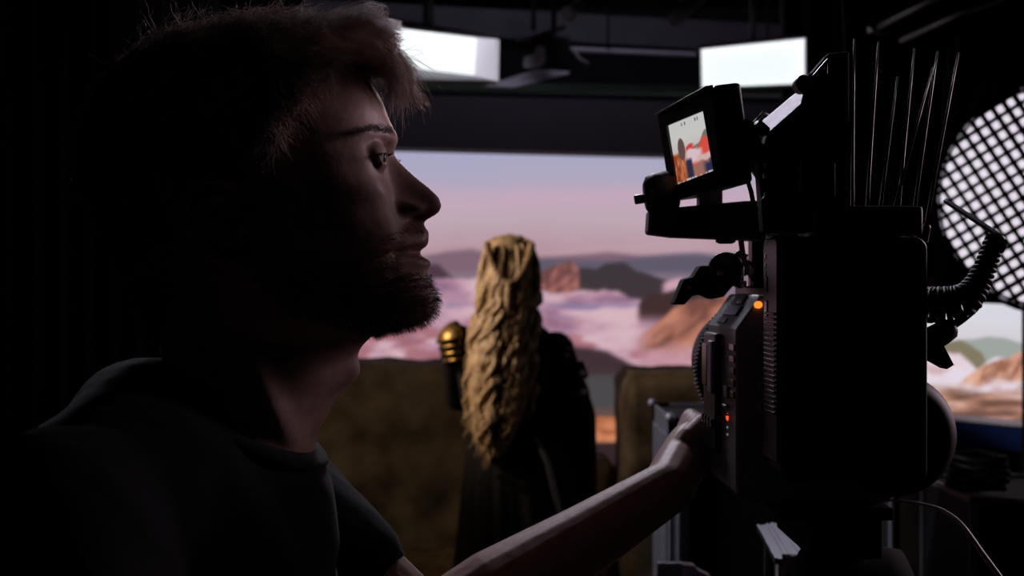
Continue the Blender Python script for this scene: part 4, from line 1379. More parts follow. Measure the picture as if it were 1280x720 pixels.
gl = MB().lathe(Vector((LX, BY1 + .158, LZ)), (0, 1, 0), [(0, .047), (.004, .045), (.010, .030), (.013, .0005)], 48).build('front_element', M['glass'], None, smooth=True)
for v in gl.data.vertices: v.co -= world_loc(cam_t)
gl.parent = ls_o
# top plate, rods and posts to the handle
MB().box(.222, .33, 1.055, 1.195, BZ1 - .001, BZ1 + .008).build('top_plate', M['black_metal'], cam_t, bevel=.0015)
for y in (1.075, 1.15):
    MB().lathe(Vector((.2225, y, 1.5005)), (0, 0, 1), [(0, .0035), (.006, .0035), (.0065, .002)], 14).build('screw', M['steel'], cam_t)
for z, r in ((1.5148, .0032), (1.5038, .002)):
    MB().tube([(.206, 1.035, z), (.232, 1.035, z)], r, 14).build('rod', M['steel'], cam_t, smooth=True)
MB().box(.208, .262, 1.025, 1.047, BZ1 + .006, BZ1 + .03).build('cable_block', M['black_matte'], cam_t, bevel=.002)
hb = MB()
hb.add(*(lambda m: (m.v, m.f))(rounded_rect_prism(.232, .262, 1.548, 1.574, 1.05, 1.24, .008)))
hb.build('top_handle', M['black_metal'], cam_t, bevel=.002)
for y in (1.072, 1.19):
    MB().box(.236, .258, y - .012, y + .012, BZ1 + .006, 1.55).build('handle_post', M['black_metal'], cam_t, bevel=.003)
MB().tube([W(926, 299, 1.06), W(929, 322, 1.06), W(939, 346, 1.07), W(944, 352, 1.09)], [.0026, .0026, .0022, .002], 10).build('cable', M['grey_paint'], cam_t, smooth=True)
MB().tube([W(934, 318, 1.08), W(926, 336, 1.08), W(924, 352, 1.10)], .0016, 10).build('cable', M['black_metal'], cam_t, smooth=True)

# ---------------------------------------------------------------- battery slab
bt = thing('camera_battery', (0.271, 0.98, 1.345), 'flat black battery block at the back of the cinema camera, its ribbed left edge showing', 'battery')
rounded_rect_prism(.2135, .3295, 1.345, 1.5405, .95, 1.008, .010, 8, (1, 1, 1, 0)).build('battery_case', M['black_plastic'], bt, bevel=.003)
sideplate = MB().prism([(.2128, .955, 1.36), (.2128, .955, 1.536), (.2128, .962, 1.5402), (.2128, 1.002, 1.5402), (.2128, 1.006, 1.534), (.2128, 1.006, 1.36)], (-.0022, 0, 0)).build('side_plate', M['black_metal'], bt, bevel=.001)
MB().box(.2106, .222, .972, .996, 1.5398, 1.5432).build('latch', M['steel'], bt, bevel=.001, label='bright latch on top')
for k in range(3):
    MB().lathe(Vector((.2107, .997, 1.5265 - k * .0075)), (-1, 0, 0), [(0, .0024), (.0006, .0024)], 14).build('hole', M['glossy_black'], bt)
for k in range(2):
    MB().rbox((.2104, .994, 1.503 - .02 * k), (.0012, .010, .013)).build('window', M['glossy_black'], bt, bevel=.0005)
for k in range(20):
    MB().box(.2094, .2110, .960, 1.000, 1.478 - k * .0042, 1.4802 - k * .0042).build('rib', M['black_metal'], bt, bevel=.0005)

# ---------------------------------------------------------------- wireless receiver with antennas
aa_ = thing('articulating_arm', W(975, 200, 1.0), 'silver slotted bracket arm slanting up between the monitor and the antennas', 'bracket arm')
rv = thing('wireless_receiver', (0.28, 0.985, 1.541), 'black wireless receiver with seven thin fanned antennas, standing on the battery block', 'receiver')
MB().box(.242, .330, .962, 1.02, 1.542, 1.566).build('receiver_case', M['black_plastic'], rv, bevel=.003)
mb_ = MB().box(.2330, .2605, .966, .974, 1.573, 1.601).build('front_plate', mat('dim_maroon_plate', (92, 80, 84), 0.6, noise=.15, scale=60), aa_, bevel=.001, label='dim maroon-grey plate')
MB().box(.2318, .2330, .964, .9755, 1.578, 1.603).build('plate_edge', M['steel'], aa_, bevel=.0003)
ANT = [((1068, 48), (1066, 302), .945, .955), ((1098, 52), (1082, 302), .95, .96), ((1122, 96), (1096, 302), .955, .965), ((1143, 60), (1120, 302), .96, .97),
       ((1166, 84), (1108, 302), .948, .958), ((1172, 64), (1138, 302), .955, .967), ((1198, 66), (1155, 299), .945, .955)]
for (a, b_, da, db) in ANT:
    p0, p1 = W(b_[0], b_[1], db + .03), W(a[0], a[1], da + .03)
    pm = p0.lerp(p1, .33) + Vector((-.0006, 0, 0))
    an = MB().tube([p0, p0.lerp(pm, .5), pm, pm.lerp(p1, .5), p1], [.0017, .0016, .0014, .0010, .0008], 10)
    an.build('antenna', M['glossy_black'], rv, smooth=True)
    jn = MB().lathe(p0 - Vector((0, 0, .002)), (p1 - p0), [(0, .0036), (.012, .0034), (.014, .0026)], 14).build('antenna_base', M['black_metal'], rv)

# ---------------------------------------------------------------- tilted monitor
def plane_pt(px, py, base, n):
    """point seen at px,py on the plane through base with normal n"""
    d = Vector(((px - 640) / F, 1, -(py - 360) / F)); o = Vector((0, 0, CAM_Z))
    return o + d * ((base - o).dot(n) / d.dot(n))


pA, pB, pC, pD = W(837, 157, 1.07), W(882, 138, .985), W(895, 213, .985), W(848, 230, 1.07)
mn = (pB - pA).cross(pD - pA).normalized()
if mn.y > 0: mn = -mn                                               # towards the viewer
mt = thing('camera_monitor', (pC + pD) / 2, 'small tilted monitor above the camera showing a bright red and white picture', 'monitor')
cor = [plane_pt(*q, pA, mn) for q in ((825, 142), (891, 106), (907, 233), (842, 252))]
MB().slab([c - mn * .001 for c in cor], -mn * .024).build('housing', M['black_plastic'], mt, bevel=.004)
scr = [plane_pt(*q, pA, mn) for q in ((836, 157), (882, 138), (895, 213), (848, 231))]
# raised bezel frame round the screen: four bars
for i in range(4):
    j = (i + 1) % 4
    MB().slab([cor[i], cor[j], scr[j], scr[i]], mn * .0025).build('bezel', M['black_plastic'], mt)
# hood lip at the top and thick right side
MB().slab([cor[0] + mn * .0025, cor[1] + mn * .0025, cor[1] + mn * .0025 - (cor[1] - cor[2]) * .03, cor[0] + mn * .0025 - (cor[0] - cor[3]) * .03], mn * .004).build('hood_lip', M['black_metal'], mt, bevel=.0008)


def monitor_picture(u, v):
    """u to the right, v down, 0-1: pale sky, red rocks, a dark-clad figure with auburn hair at the left"""
    c = ramp(v, [(0, (196, 198, 196)), (.3, (200, 198, 196)), (.5, (196, 184, 182)), (1, (160, 130, 126))])
    n = fbm(u * 7, v * 7, 101, 4)
    c = over(c, (110, 114, 98), sstep(.0, .03, v - (.52 - .22 * sstep(.5, .95, u) + .03 * np.sin(u * 19))) * sstep(.4, .6, u))
    c = over(c, (206, 60, 58), sstep(0, .04, v - (.50 - .10 * np.sin((u - .28) * 7))) * sstep(.33, .4, u) * sstep(.62, .5, u))
    c = over(c, (212, 78, 66), sstep(0, .03, v - (.36 + 1.4 * np.abs(u - .86) ** 1.3)))
    c = over(c, (216, 190, 196), sstep(.50, .56, v + .12 * (n - .5)) * sstep(.80, .70, v) * sstep(.3, .4, u) * sstep(.8, .66, u + .2 * (n - .5)))
    c = over(c, (206, 176, 170), sstep(.62, .68, v + .2 * (n - .5)) * sstep(.84, .74, v) * sstep(.55, .7, u))
    c = over(c, (156, 104, 92), sstep(.74, .80, v + .14 * (n - .5)))
    c = over(c, (40, 46, 78), sstep(.74, .82, v + .2 * (n - .5)) * sstep(.70, .84, u))
    c = over(c, (44, 46, 70), sstep(.62, .7, v) * sstep(.28, .33, u) * sstep(.50, .44, u))
    hr = ramp(fbm(u * 22, v * 9, 103), [(.3, (126, 56, 36)), (.6, (186, 104, 66)), (.8, (214, 158, 122))])
    a = sstep(.48, .54, v + .1 * np.abs(u - .12)) * sstep(.34, .28, u)
    c = c * (1 - a[..., None]) + hr * a[..., None]
    c = over(c, (96, 74, 70), sstep(.105, .085, np.sqrt((u - .25) ** 2 + ((v - .46) * .52) ** 2)))
    c = over(c, (196, 190, 190), sstep(.955, .97, v) * sstep(.5, .45, np.abs(u - .5)) * sstep(.45, .6, fbm(u * 14, v * 3, 107)))
    # small dark read-out marks along the top
    for uu in (.36, .44, .72, .78):
        c = over(c, (70, 74, 74), sstep(.016, .008, np.abs(u - uu)) * sstep(.035, .02, np.abs(v - .07)))
    return lin_np(c) * 0.95


S_, T_ = np.meshgrid(np.linspace(0, 1, 70), np.linspace(0, 1, 90))
q = [np.array(p + mn * .0004) for p in scr]
vs = ((1 - T_)[..., None] * ((1 - S_)[..., None] * q[0] + S_[..., None] * q[1]) + T_[..., None] * ((1 - S_)[..., None] * q[3] + S_[..., None] * q[2])).reshape(-1, 3)
idx = np.arange(70 * 90).reshape(90, 70)
fs = np.stack([idx[:-1, :-1], idx[:-1, 1:], idx[1:, 1:], idx[1:, :-1]], -1).reshape(-1, 4)
raw_mesh('screen', vs - np.array(world_loc(mt)), fs, M['monitor_picture'], mt, True, monitor_picture(S_, T_).reshape(-1, 3))
bb = -mn * .025
MB().tube([(cor[1] + cor[2]) / 2 + bb * .8, W(940, 190, 1.01), W(955, 215, 1.02)], [.012, .010, .009], 16).build('mount_arm', M['black_metal'], mt, smooth=True)
MB().tube([W(921, 165, .99), W(938, 160, 1.0), W(946, 150, 1.01), W(954, 141, 1.01), W(962, 145, 1.02)], .0016, 8).build('cable', M['rubber'], mt, smooth=True)

# ---------------------------------------------------------------- articulated silver arm
aa = aa_
dA = .965
arm = [W(949, 164, dA + .012), W(953, 150, dA + .020), W(1000, 111, dA + .020), W(1005, 116, dA + .012), W(1002, 129, dA - .004), W(958, 168, dA - .004)]
MB().prism(arm, (0.004, .006, -.002)).build('arm_plate', M['steel'], aa, bevel=.0008)
MB().prism([W(977, 146, dA + .0062), W(984, 138, dA + .0070), W(985, 142, dA + .0040), W(978, 149, dA + .0034)], (0, .003, 0)).build('slot', M['glossy_black'], aa)
MB().lathe(W(1004, 106, dA + .004), (.35, -1, 0.1), [(-.006, .0065), (.0, .0078), (.0022, .0078), (.0024, .0052), (.001, .005)], 30).build('joint', M['steel'], aa)
MB().rbox(W(951, 160, dA - .001), (.007, .012, .012), (0, -.9, 0.2)).build('joint', M['black_metal'], aa, bevel=.002)
tri = MB().prism([W(1017, 93, dA - .003), W(1035, 72, dA + .009), W(1035, 92, dA - .003)], (0, .006, 0)).build('gusset', M['steel'], aa, bevel=.0006)
for (x, y) in ((1027, 88), (1031, 88), (1031, 83), (1023, 89)):
    MB().lathe(W(x, y, dA - .0004), (0, -1, 0), [(-.001, .0011), (.0, .0011)], 12).build('hole', M['glossy_black'], aa)
MB().prism([W(1004, 98, dA + .012), W(1016, 90, dA + .012), W(1036, 66, dA + .012), W(1062, 64, dA + .012), W(1062, 258, dA + .012), W(1012, 258, dA + .012)], (0, .02, 0)).build('upright_plate', M['black_matte'], aa, bevel=.002)
MB().prism([W(960, 168, dA + .012), W(1004, 128, dA + .012), W(1012, 150, dA + .012), W(1012, 291, dA + .012), W(955, 291, dA + .012), W(948, 200, dA + .012)], (0, .02, 0)).build('base_plate', M['black_matte'], aa, bevel=.002)
# bright clamp screws on it
for (x, y, r, rot) in ((965, 248, .0078, .5), (963, 206, .0042, .9), (961, 219, .004, .2)):
    c = W(x, y, dA - .002)
    kn_ = MB()
    n = 7
    pf = []
    for k in range(n * 2):
        a = PI * k / n + rot
        rr_ = r * (1 if k % 2 == 0 else .72)
        pf.append(c + Vector((rr_ * math.cos(a), 0, rr_ * math.sin(a))))
    kn_.prism(pf, (0, .010, 0)).build('thumb_screw', M['black_metal'], aa, bevel=.0012)
MB().tube([W(934, 224, .99), W(939, 240, .985), W(942, 256, .985), W(944, 262, .99)], [.0018, .002, .002, .0028], 10).build('cable', M['black_metal'], aa, smooth=True)

# ---------------------------------------------------------------- viewfinder bar in front of the monitor
vf = thing('camera_viewfinder', W(880, 298, 1.06), 'black viewfinder bar with rounded eyecup, below the tilted monitor', 'viewfinder')
V0 = 1.07
MB().prism([W(812, 262, V0), W(930, 251, V0), W(958, 250, V0), W(958, 301, V0), W(945, 300, V0), W(842, 296, V0), W(810, 292, V0)], (0, .03, 0)).build('viewfinder_body', M['black_plastic'], vf, bevel=.003)
ec = MB().lathe(W(806, 246, V0 + .012), (W(848, 240, V0 + .012) - W(806, 246, V0 + .012)), [(0, .012), (.003, .0175), (.010, .0205), (.022, .0205), (.027, .018), (.030, .012)], 40)
ec.build('eyecup', M['rubber'], vf, smooth=True)
MB().tube([W(793, 250, V0 + .012), W(806, 248, V0 + .012)], .0042, 16).build('knob', M['black_metal'], vf, bevel=.001)
MB().lathe(W(907, 297, V0 + .012), (0, 0, -1), [(0, .009), (.004, .009), (.0055, .006)], 24).build('lock_screw', M['black_metal'], vf)
MB().box(W(876, 240, V0).x, W(905, 240, V0).x, V0 + .006, V0 + .026, W(0, 256, V0).z, W(0, 236, V0).z).build('mount_block', M['grey_paint'], vf, bevel=.001, label='dim grey mounting block')

# ---------------------------------------------------------------- clamp and motor left of the body
fm = thing('focus_motor', W(890, 374, 1.16), 'black angular lens motor clamp sticking out left above the camera body', 'lens motor')
FM = 1.15
MB().prism([W(842, 381, FM), W(855, 349, FM), W(867, 346, FM), W(876, 332, FM), W(893, 332, FM), W(891, 340, FM), W(900, 343, FM), W(912, 346, FM), W(918, 356, FM), W(905, 371, FM), W(890, 374, FM), W(877, 368, FM), W(866, 370, FM), W(856, 381, FM)], (0, .03, 0)).build('clamp', M['black_matte'], fm, bevel=.002)
MB().lathe(W(908, 337, FM - .004), (0.1, 1, 0), [(0, .012), (.003, .017), (.03, .017), (.034, .013)], 36).build('motor', M['black_metal'], fm, bevel=.0008)
MB().prism([W(908, 352, FM + .01), W(914, 320, FM + .01), W(924, 312, FM + .01), W(932, 318, FM + .01), W(930, 362, FM + .01)], (0, .02, 0)).build('rod_clamp', M['black_metal'], fm, bevel=.002)
MB().tube([W(860, 358, FM - .003), W(864, 361, FM - .003)], .0016, 8).build('screw', M['steel'], fm)
MB().tube([W(934, 334, FM + .02), W(905, 345, FM + .06), W(895, 346, FM + .1)], .0075, 14).build('support_rod', M['black_metal'], fm, smooth=True)
MB().tube([W(896, 341, FM - .002), W(905, 343, FM - .002)], .003, 10).build('lever', M['steel'], fm, smooth=True)

# ---------------------------------------------------------------- coiled cable
cc = thing('coiled_cable', W(1180, 380, .99), 'black coiled cable looping up at the right of the battery block', 'cable')
path = [W(1148, 381, 1.0), W(1168, 381, .99), W(1190, 380, .985), W(1208, 373, .98), W(1220, 358, .98), (W(1229, 340, .98)), W(1236, 322, .98), W(1242, 304, .98)]
radp = [.0150, .0150, .0148, .0136, .0108, .0092, .0086, .0082]
# Catmull-Rom resample
def resample(P, n):
    P = [Vector(p) for p in P]; out = []
    P = [P[0] * 2 - P[1]] + P + [P[-1] * 2 - P[-2]]
    m = len(P) - 3
    for i in range(n):
        u_ = i / (n - 1) * m; k = min(int(u_), m - 1); t_ = u_ - k
        a, b2, c_, d_ = P[k], P[k + 1], P[k + 2], P[k + 3]
        out.append(0.5 * ((2 * b2) + (c_ - a) * t_ + (2 * a - 5 * b2 + 4 * c_ - d_) * t_ ** 2 + (3 * b2 - a - 3 * c_ + d_) * t_ ** 3))
    return out
NP = 900
cp = resample(path, NP)
turns = 20
pts = []
u_ = (cp[1] - cp[0]).normalized().orthogonal()
for i in range(NP):
    t_ = (cp[min(i + 1, NP - 1)] - cp[max(i - 1, 0)]).normalized()
    u_ = (u_ - t_ * u_.dot(t_)).normalized(); w2 = t_.cross(u_)
    r = np.interp(i / (NP - 1) * 7, range(8), radp)
    an = 2 * PI * turns * (i / (NP - 1))
    pts.append(cp[i] + (u_ * math.cos(an) + w2 * math.sin(an)) * (r - .0018))
MB().tube(pts, .0023, 8).build('coil', M['rubber'], cc, smooth=True)
MB().tube(resample([W(1236, 300, .98), W(1252, 303, .985), W(1251, 297, .985), W(1236, 286, 1.0), W(1208, 268, 1.03), W(1182, 251, 1.06)], 40), .0024, 10).build('lead', M['rubber'], cc, smooth=True)
MB().lathe(W(1241, 312, .98), W(1246, 298, .98) - W(1241, 312, .98), [(0, .0085), (.004, .0092), (.010, .0090), (.0125, .006)], 28).build('end_collar', M['glossy_black'], cc)
MB().tube(resample([W(1232, 330, .985), W(1229, 356, .985), W(1222, 380, .985), W(1206, 396, .985), W(1188, 409, .985)], 40), .0034, 12).build('lead', M['rubber'], cc, smooth=True)
MB().lathe(W(1193, 408, .985), W(1150, 432, .985) - W(1193, 408, .985), [(0, .005), (.003, .0084), (.012, .0098), (.024, .0105), (.03, .0105)], 28).build('connector', M['rubber'], cc, smooth=True)
MB().prism([W(1154, 426, .975), W(1176, 432, .975), W(1184, 444, .975), W(1192, 457, .975), W(1184, 462, .975), W(1166, 452, .975), W(1154, 446, .975)], (0, .016, 0)).build('connector_lever', M['black_plastic'], cc, bevel=.001)
MB().prism([W(1175.5, 433, .9744), W(1180, 432, .9744), W(1193, 457, .9744), W(1188, 455, .9744)], (0, .016, 0)).build('lever_edge', M['grey_paint'], cc)

# ---------------------------------------------------------------- tripod under the camera
tp = thing('tripod', (0.262, 1.10, 0), 'black tripod with fluid head, carrying the cinema camera', 'tripod')
MB().box(.232, .328, 1.03, 1.21, 1.300, 1.311).build('camera_plate', M['black_matte'], tp, bevel=.002)
MB().box(.262, .325, 1.05, 1.19, 1.262, 1.299).build('slide_plate', M['black_matte'], tp, bevel=.003)
MB().lathe(Vector((.262, 1.10, 1.218)), (1, 0, 0), [(0, .030), (.006, .042), (.02, .045), (.075, .045), (.094, .042), (.10, .030)], 44).build('fluid_head', M['black_matte'], tp, smooth=True)
MB().lathe(Vector((.312, 1.10, 1.12)), (0, 0, 1), [(0, .044), (.01, .048), (.035, .048), (.06, .036), (.08, .036)], 40).build('pan_base', M['black_matte'], tp, smooth=True)
MB().tube([(.285, 1.075, 1.205), PB0, PB1], [.011, .010, .010], 16).build('pan_bar', M['black_metal'], tp, smooth=True)
MB().tube([PB1 - pd * .11, PB1 + pd * .03], .0165, 18).build('pan_grip', M['rubber'], tp, bevel=.003)
MB().lathe(Vector((.312, 1.10, 1.06)), (0, 0, 1), [(0, .03), (.02, .06), (.05, .065), (.06, .05)], 40).build('bowl', M['black_metal'], tp, smooth=True)
for k in range(3):
    a = math.radians(30 + 120 * k)
    d_ = Vector((math.cos(a), math.sin(a), 0))
    top_ = Vector((.312, 1.10, 1.08)) + d_ * .05; ft = Vector((.312, 1.10, .012)) + d_ * .46
    lg = MB()
    sd = Vector((-d_.y, d_.x, 0)) * .022
    lg.tube([top_ + sd, top_.lerp(ft, .55) + sd], .0115, 14); lg.tube([top_ - sd, top_.lerp(ft, .55) - sd], .0115, 14)
    lg.tube([top_.lerp(ft, .45), ft], .010, 14)
    lg.rbox(top_.lerp(ft, .53), (.03, .075, .05), (0, 0, a)); lg.rbox(top_, (.03, .07, .04), (0, 0, a))
    lo_ = lg.build('leg', M['black_metal'], tp, bevel=.001)
    fo = MB().ellipsoid(ft, (.022, .022, .012), None, 18, 8).build('foot', M['rubber'], None, smooth=True)
    for v in fo.data.vertices: v.co -= world_loc(tp)
    fo.parent = lo_

# ---------------------------------------------------------------- pale cable, bottom right
cbl = resample([W(1092, 634, 1.02), W(1110, 626, 1.01), W(1135, 627, .99), W(1160, 632, .97), W(1180, 639, .95), W(1202, 656, .93), W(1228, 692, .91), W(1254, 728, .90), W(1275, 765, .895), Vector((.395, .895, 1.18)), Vector((.42, .91, .9)), Vector((.44, .94, .5)), Vector((.45, .96, .12)), Vector((.49, .98, .008)), Vector((.62, 1.0, .006)), Vector((.80, 1.0, .006))], 120)
MBc = MB().tube(cbl, [float(np.interp(k, [0, 14, 30, 48, 119], [.0008, .0010, .0016, .0022, .0026])) for k in range(120)], 12)
tag(MBc.build('pale_cable', M['pale_cable'], None, smooth=True), 'thin pale cable arching down at the bottom right, below the camera grip', 'cable')

# ---------------------------------------------------------------- cart with aluminium rails below the camera
ct = thing('equipment_cart', (0.33, 1.62, 0), 'low cart with grooved aluminium rails, seen below the man\'s forearm and the camera', 'cart')
def rail(a, b, wid, nrm, name='rail'):
    """grooved flat bar from a to b: four ribs on a web"""
    a, b = Vector(a), Vector(b); L = (b - a); s_ = L.cross(Vector(nrm)).normalized(); n_ = Vector(nrm).normalized()
    m_ = MB()
    m_.slab([a - s_ * wid / 2, b - s_ * wid / 2, b + s_ * wid / 2, a + s_ * wid / 2], n_ * -.012)
    for k, (o0, o1) in enumerate(((-.5, -.36), (-.16, -.02), (.06, .14), (.40, .5))):
        m_.slab([a + s_ * wid * o0, b + s_ * wid * o0, b + s_ * wid * o1, a + s_ * wid * o1], n_ * .003)
    return m_.build(name, M['aluminium'], ct)
rail(W(962, 655, 1.66), W(987, 697, 1.50), .036, (-.15, -.7, .7))
MB().hexa([W(978, 713, 1.5), W(995, 716, 1.5), W(995, 716, 1.56), W(978, 713, 1.56), W(977, 692, 1.5), W(997, 693, 1.5), W(997, 693, 1.56), W(977, 692, 1.56)]).build('end_cap', M['grey_paint'], ct, bevel=.002)
q0 = W(987, 712, 1.53); MB().box(q0.x - .008, q0.x + .008, 1.515, 1.545, 0, q0.z).build('post', M['black_metal'], ct)
q1 = W(838, 704, 1.75); q2 = W(866, 706, 1.78)
rail(Vector((q1.x, 1.75, q1.z)), Vector((q1.x, 1.75, 0.0)), .036, (0, -1, 0), 'upright_rail')
MB().prism([W(854, 706, 1.77), W(868, 707, 1.77), W(873, 713, 1.77), W(888, 720, 1.77), W(888, 760, 1.77), W(854, 760, 1.77)], (0, .02, 0)).build('bracket_plate', M['grey_paint'], ct, bevel=.001)
MB().box(q1.x, q0.x, 1.53, 1.77, .10, .13).build('deck', M['black_metal'], ct)
q3 = W(966, 662, 1.66); MB().tube([q3 + Vector((0, .01, -.02)), Vector((q3.x, q3.y + .01, .13))], .01, 12).build('post', M['black_metal'], ct, smooth=True)
for (x_, y_) in ((q1.x + .03, 1.56), (q0.x - .03, 1.56), (q1.x + .03, 1.73), (q0.x - .03, 1.73)):
    MB().lathe(Vector((x_ - .012, y_, .05)), (1, 0, 0), [(0, .04), (.004, .05), (.02, .05), (.024, .04)], 28).build('wheel', M['rubber'], ct)
    MB().box(x_ - .016, x_ + .016, y_ - .01, y_ + .01, .05, .10).build('caster_fork', M['black_metal'], ct)

# ---------------------------------------------------------------- dim case with cable coil, right
fz = W(1200, 622, 2.35).z
flight_case(0.90, 1.42, 2.35, 2.65, 0.0, fz, 'dim black case standing at the right, below the navy blue screen base', .012)
co_ = MB()
cpts = []
for k in range(150):
    a = 2 * PI * k / 30
    cpts.append((0.945 + .055 * math.cos(a) + .004 * math.sin(k * .37), 2.44 + .055 * math.sin(a), fz + .010 + .014 * (k // 30) + .003 * math.sin(k * .61)))
tag(co_.tube(cpts, .0065, 10).build('cable_coil', M['rubber'], None, smooth=True), 'dim black cable coil lying on the case at the right, below the screen base', 'cable')
kb = MB().lathe(Vector((1.10, 2.42, fz + .001)), (0, 0, 1), [(0, .02), (.004, .028), (.05, .028), (.055, .022), (.06, .012), (.085, .012), (.09, .006)], 28)
tag(kb.build('cable_drum', M['glossy_black'], None, bevel=.001), 'small dim black drum beside the cable coil on the case', 'drum')
# ================================================================== LAMPS OF THE STUDIO, THEN ADDED LIGHTS
def box_lamp(name, inner, outer, label, drop, open_t=0.012, side_glow=False):
    """a box-shaped panel lamp: lit panel at the back, four reflector sides to the open front. inner/outer: 4 corners TL TR BR BL"""
    c = sum(outer, Vector()) / 4
    t = thing(name, (c.x, c.y, inner[0].z), label, 'lamp', 'lit box lamps')
    ax = (sum(inner, Vector()) - sum(outer, Vector())).normalized()
    MB().slab(inner, ax * 0.01).build('light_panel', M['lamp_panel'], t)
    for i in range(4):
        j = (i + 1) % 4
        q = [inner[i], inner[j], outer[j], outer[i]]
        n = (q[1] - q[0]).cross(q[3] - q[0]).normalized()
        cen = sum(inner + outer, Vector()) / 8
        if n.dot(sum(q, Vector()) / 4 - cen) < 0: n = -n
        MB().slab(q, n * open_t).build('reflector_side', M['glowing_side'] if side_glow and i == 1 else M['white_reflector'], t)
    bk = [p + ax * 0.012 for p in inner]
    MB().slab(bk, ax * 0.07).build('housing', M['black_metal'], t)
    top = (inner[0] + inner[1]) / 2 + ax * 0.05
    b = MB().tube([top, top + Vector((0, 0, drop))], 0.011, 12)
    b.build('hanger', M['black_metal'], t, smooth=True)
    return t


D = 4.3
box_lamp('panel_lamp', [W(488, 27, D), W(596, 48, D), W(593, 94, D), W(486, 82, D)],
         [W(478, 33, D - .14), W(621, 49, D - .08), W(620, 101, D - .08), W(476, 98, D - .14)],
         'lit white box lamp overhead at the left, above the man\'s forelock, its right side showing', RZ1 - W(540, 38, D).z - .02, side_glow=True)
D = 4.1
box_lamp('panel_lamp', [W(877, 62, D), W(1005, 49, D), W(1005, 104, D), W(878, 109, D)],
         [W(875, 61, D - .035), W(1007, 47, D - .03), W(1007, 105, D - .03), W(876, 111, D - .035)],
         'lit white box lamp overhead, directly above the tilted monitor', RZ1 - W(940, 56, D).z - .02)

# unlit lamp with barn doors between the two lit ones
t = thing('barn_door_lamp', W(690, 60, 5.15), 'dark unlit lamp with open barn doors, right of the left lit box lamp', 'lamp')
MB().hexa([W(664, 96, 5.20), W(716, 88, 5.30), W(716, 88, 5.55), W(668, 94, 5.50), W(664, 40, 5.20), W(712, 46, 5.30), W(712, 46, 5.55), W(668, 42, 5.50)]).build('housing', M['black_metal'], t, bevel=0.01)
MB().slab([W(606, 109, 4.90), W(640, 111, 4.90), W(712, 92, 5.25), W(676, 87, 5.25)], (0, 0, 0.006)).build('barn_door', M['pale_metal'], t)
MB().slab([W(642, 52, 4.95), W(706, 33, 5.05), W(708, 36, 5.25), W(664, 50, 5.25)], (0, 0, 0.006)).build('barn_door', M['black_metal'], t)
MB().prism([W(654, 84, 5.15), W(655, 72, 5.15), W(668, 66, 5.15), (W(672, 56, 5.15)), W(676, 58, 5.15), W(677, 76, 5.15), W(668, 83, 5.15)], (0.02, 0.02, 0)).build('reflector', M['white_reflector'], t)
top = W(692, 44, 5.35)
MB().tube([top, Vector((top.x, top.y, RZ1 - .01))], 0.012, 12).build('hanger', M['black_metal'], t, smooth=True)
MB().tube([W(716, 60, 5.25), W(724, 74, 5.25), W(736, 80, 5.25)], 0.008, 10).build('knob', M['grey_paint'], t, smooth=True)

# round honeycomb lamp at the right edge
RD = 3.0
rc = W(1324, 246, RD); rr = 146 / F * RD
ax = (Vector((0.18, 0.6, 1.35)) - rc); ax = Vector((-0.32, -0.94, -0.06)).normalized()
t = thing('round_lamp', rc, 'big round lamp with a honeycomb grid at the right edge', 'lamp')
MB().lathe(rc - ax * 0.06, ax, [(0, rr * .2), (0.001, rr * .94), (0.012, rr * .95), (0.013, rr * .2)], 64).build('diffuser', M['lamp_round'], t)
# ring
u = Vector((ax.y, -ax.x, 0)).normalized() * -1; w = ax.cross(u).normalized()
ring = MB(); N = 72
vs, fs = [], []
for k in range(N):
    an = 2 * PI * k / N
    dr_ = u * math.cos(an) + w * math.sin(an)
    for (h, r) in ((-.075, rr * .955), (0.035, rr * .985), (0.035, rr * 1.02), (-.075, rr * 1.0)):
        vs.append(rc + ax * h + dr_ * r)
for k in range(N):
    k2 = (k + 1) % N
    for i in range(4):
        j = (i + 1) % 4
        fs.append((k * 4 + i, k * 4 + j, k2 * 4 + j, k2 * 4 + i))
ring.add(vs, fs).build('rim', M['black_metal'], t, smooth=False)
MB().lathe(rc - ax * 0.3, ax, [(0, .04), (0.01, rr * .5), (0.1, rr * .72), (0.22, rr * .98), (0.235, rr * .98)], 48).build('reflector_shell', M['black_metal'], t, smooth=True)
g = MB()
pitch = 14.6 / F * RD; a0 = math.radians(31.5); thk = 0.0095; dep = 0.045
for (an) in (a0, a0 + PI / 2):
    d1 = u * math.cos(an) + w * math.sin(an); d2 = u * -math.sin(an) + w * math.cos(an)
    n = int(rr / pitch) + 1
    for i in range(-n, n + 1):
        o_ = (i + 0.5) * pitch
        if abs(o_) >= rr * .97: continue
        h = math.sqrt((rr * .975) ** 2 - o_ ** 2)
        c_ = rc + d2 * o_
        q = [c_ - d1 * h - d2 * thk / 2, c_ + d1 * h - d2 * thk / 2, c_ + d1 * h + d2 * thk / 2, c_ - d1 * h + d2 * thk / 2]
        g.slab([p - ax * 0.02 for p in q], ax * dep)
g.build('honeycomb_grid', M['black_matte'], t)
MB().tube([rc - ax * .1 + Vector((0, 0, rr * 1.02)), Vector((rc.x, rc.y, RZ1 - 0.01)) - ax * .1], 0.016, 12).build('hanger', M['black_metal'], t, smooth=True)
# dark bar under the round lamp
fb = MB().slab([W(1168, 376, 3.3), W(1420, 388, 3.15), W(1420, 352, 3.15), W(1168, 346, 3.3)], (0, 0.05, 0))
o = fb.build('lamp_bar', M['black_matte'], None, bevel=0.004)
tag(o, 'flat black bar running below the round honeycomb lamp, above the side screen', 'bar')
for px in (1300, 1400):
    p = W(px, 382, 3.22)
    MB().box(p.x - .015, p.x + .015, p.y + .05, p.y + .08, 0, p.z).build('post', M['black_matte'], o)


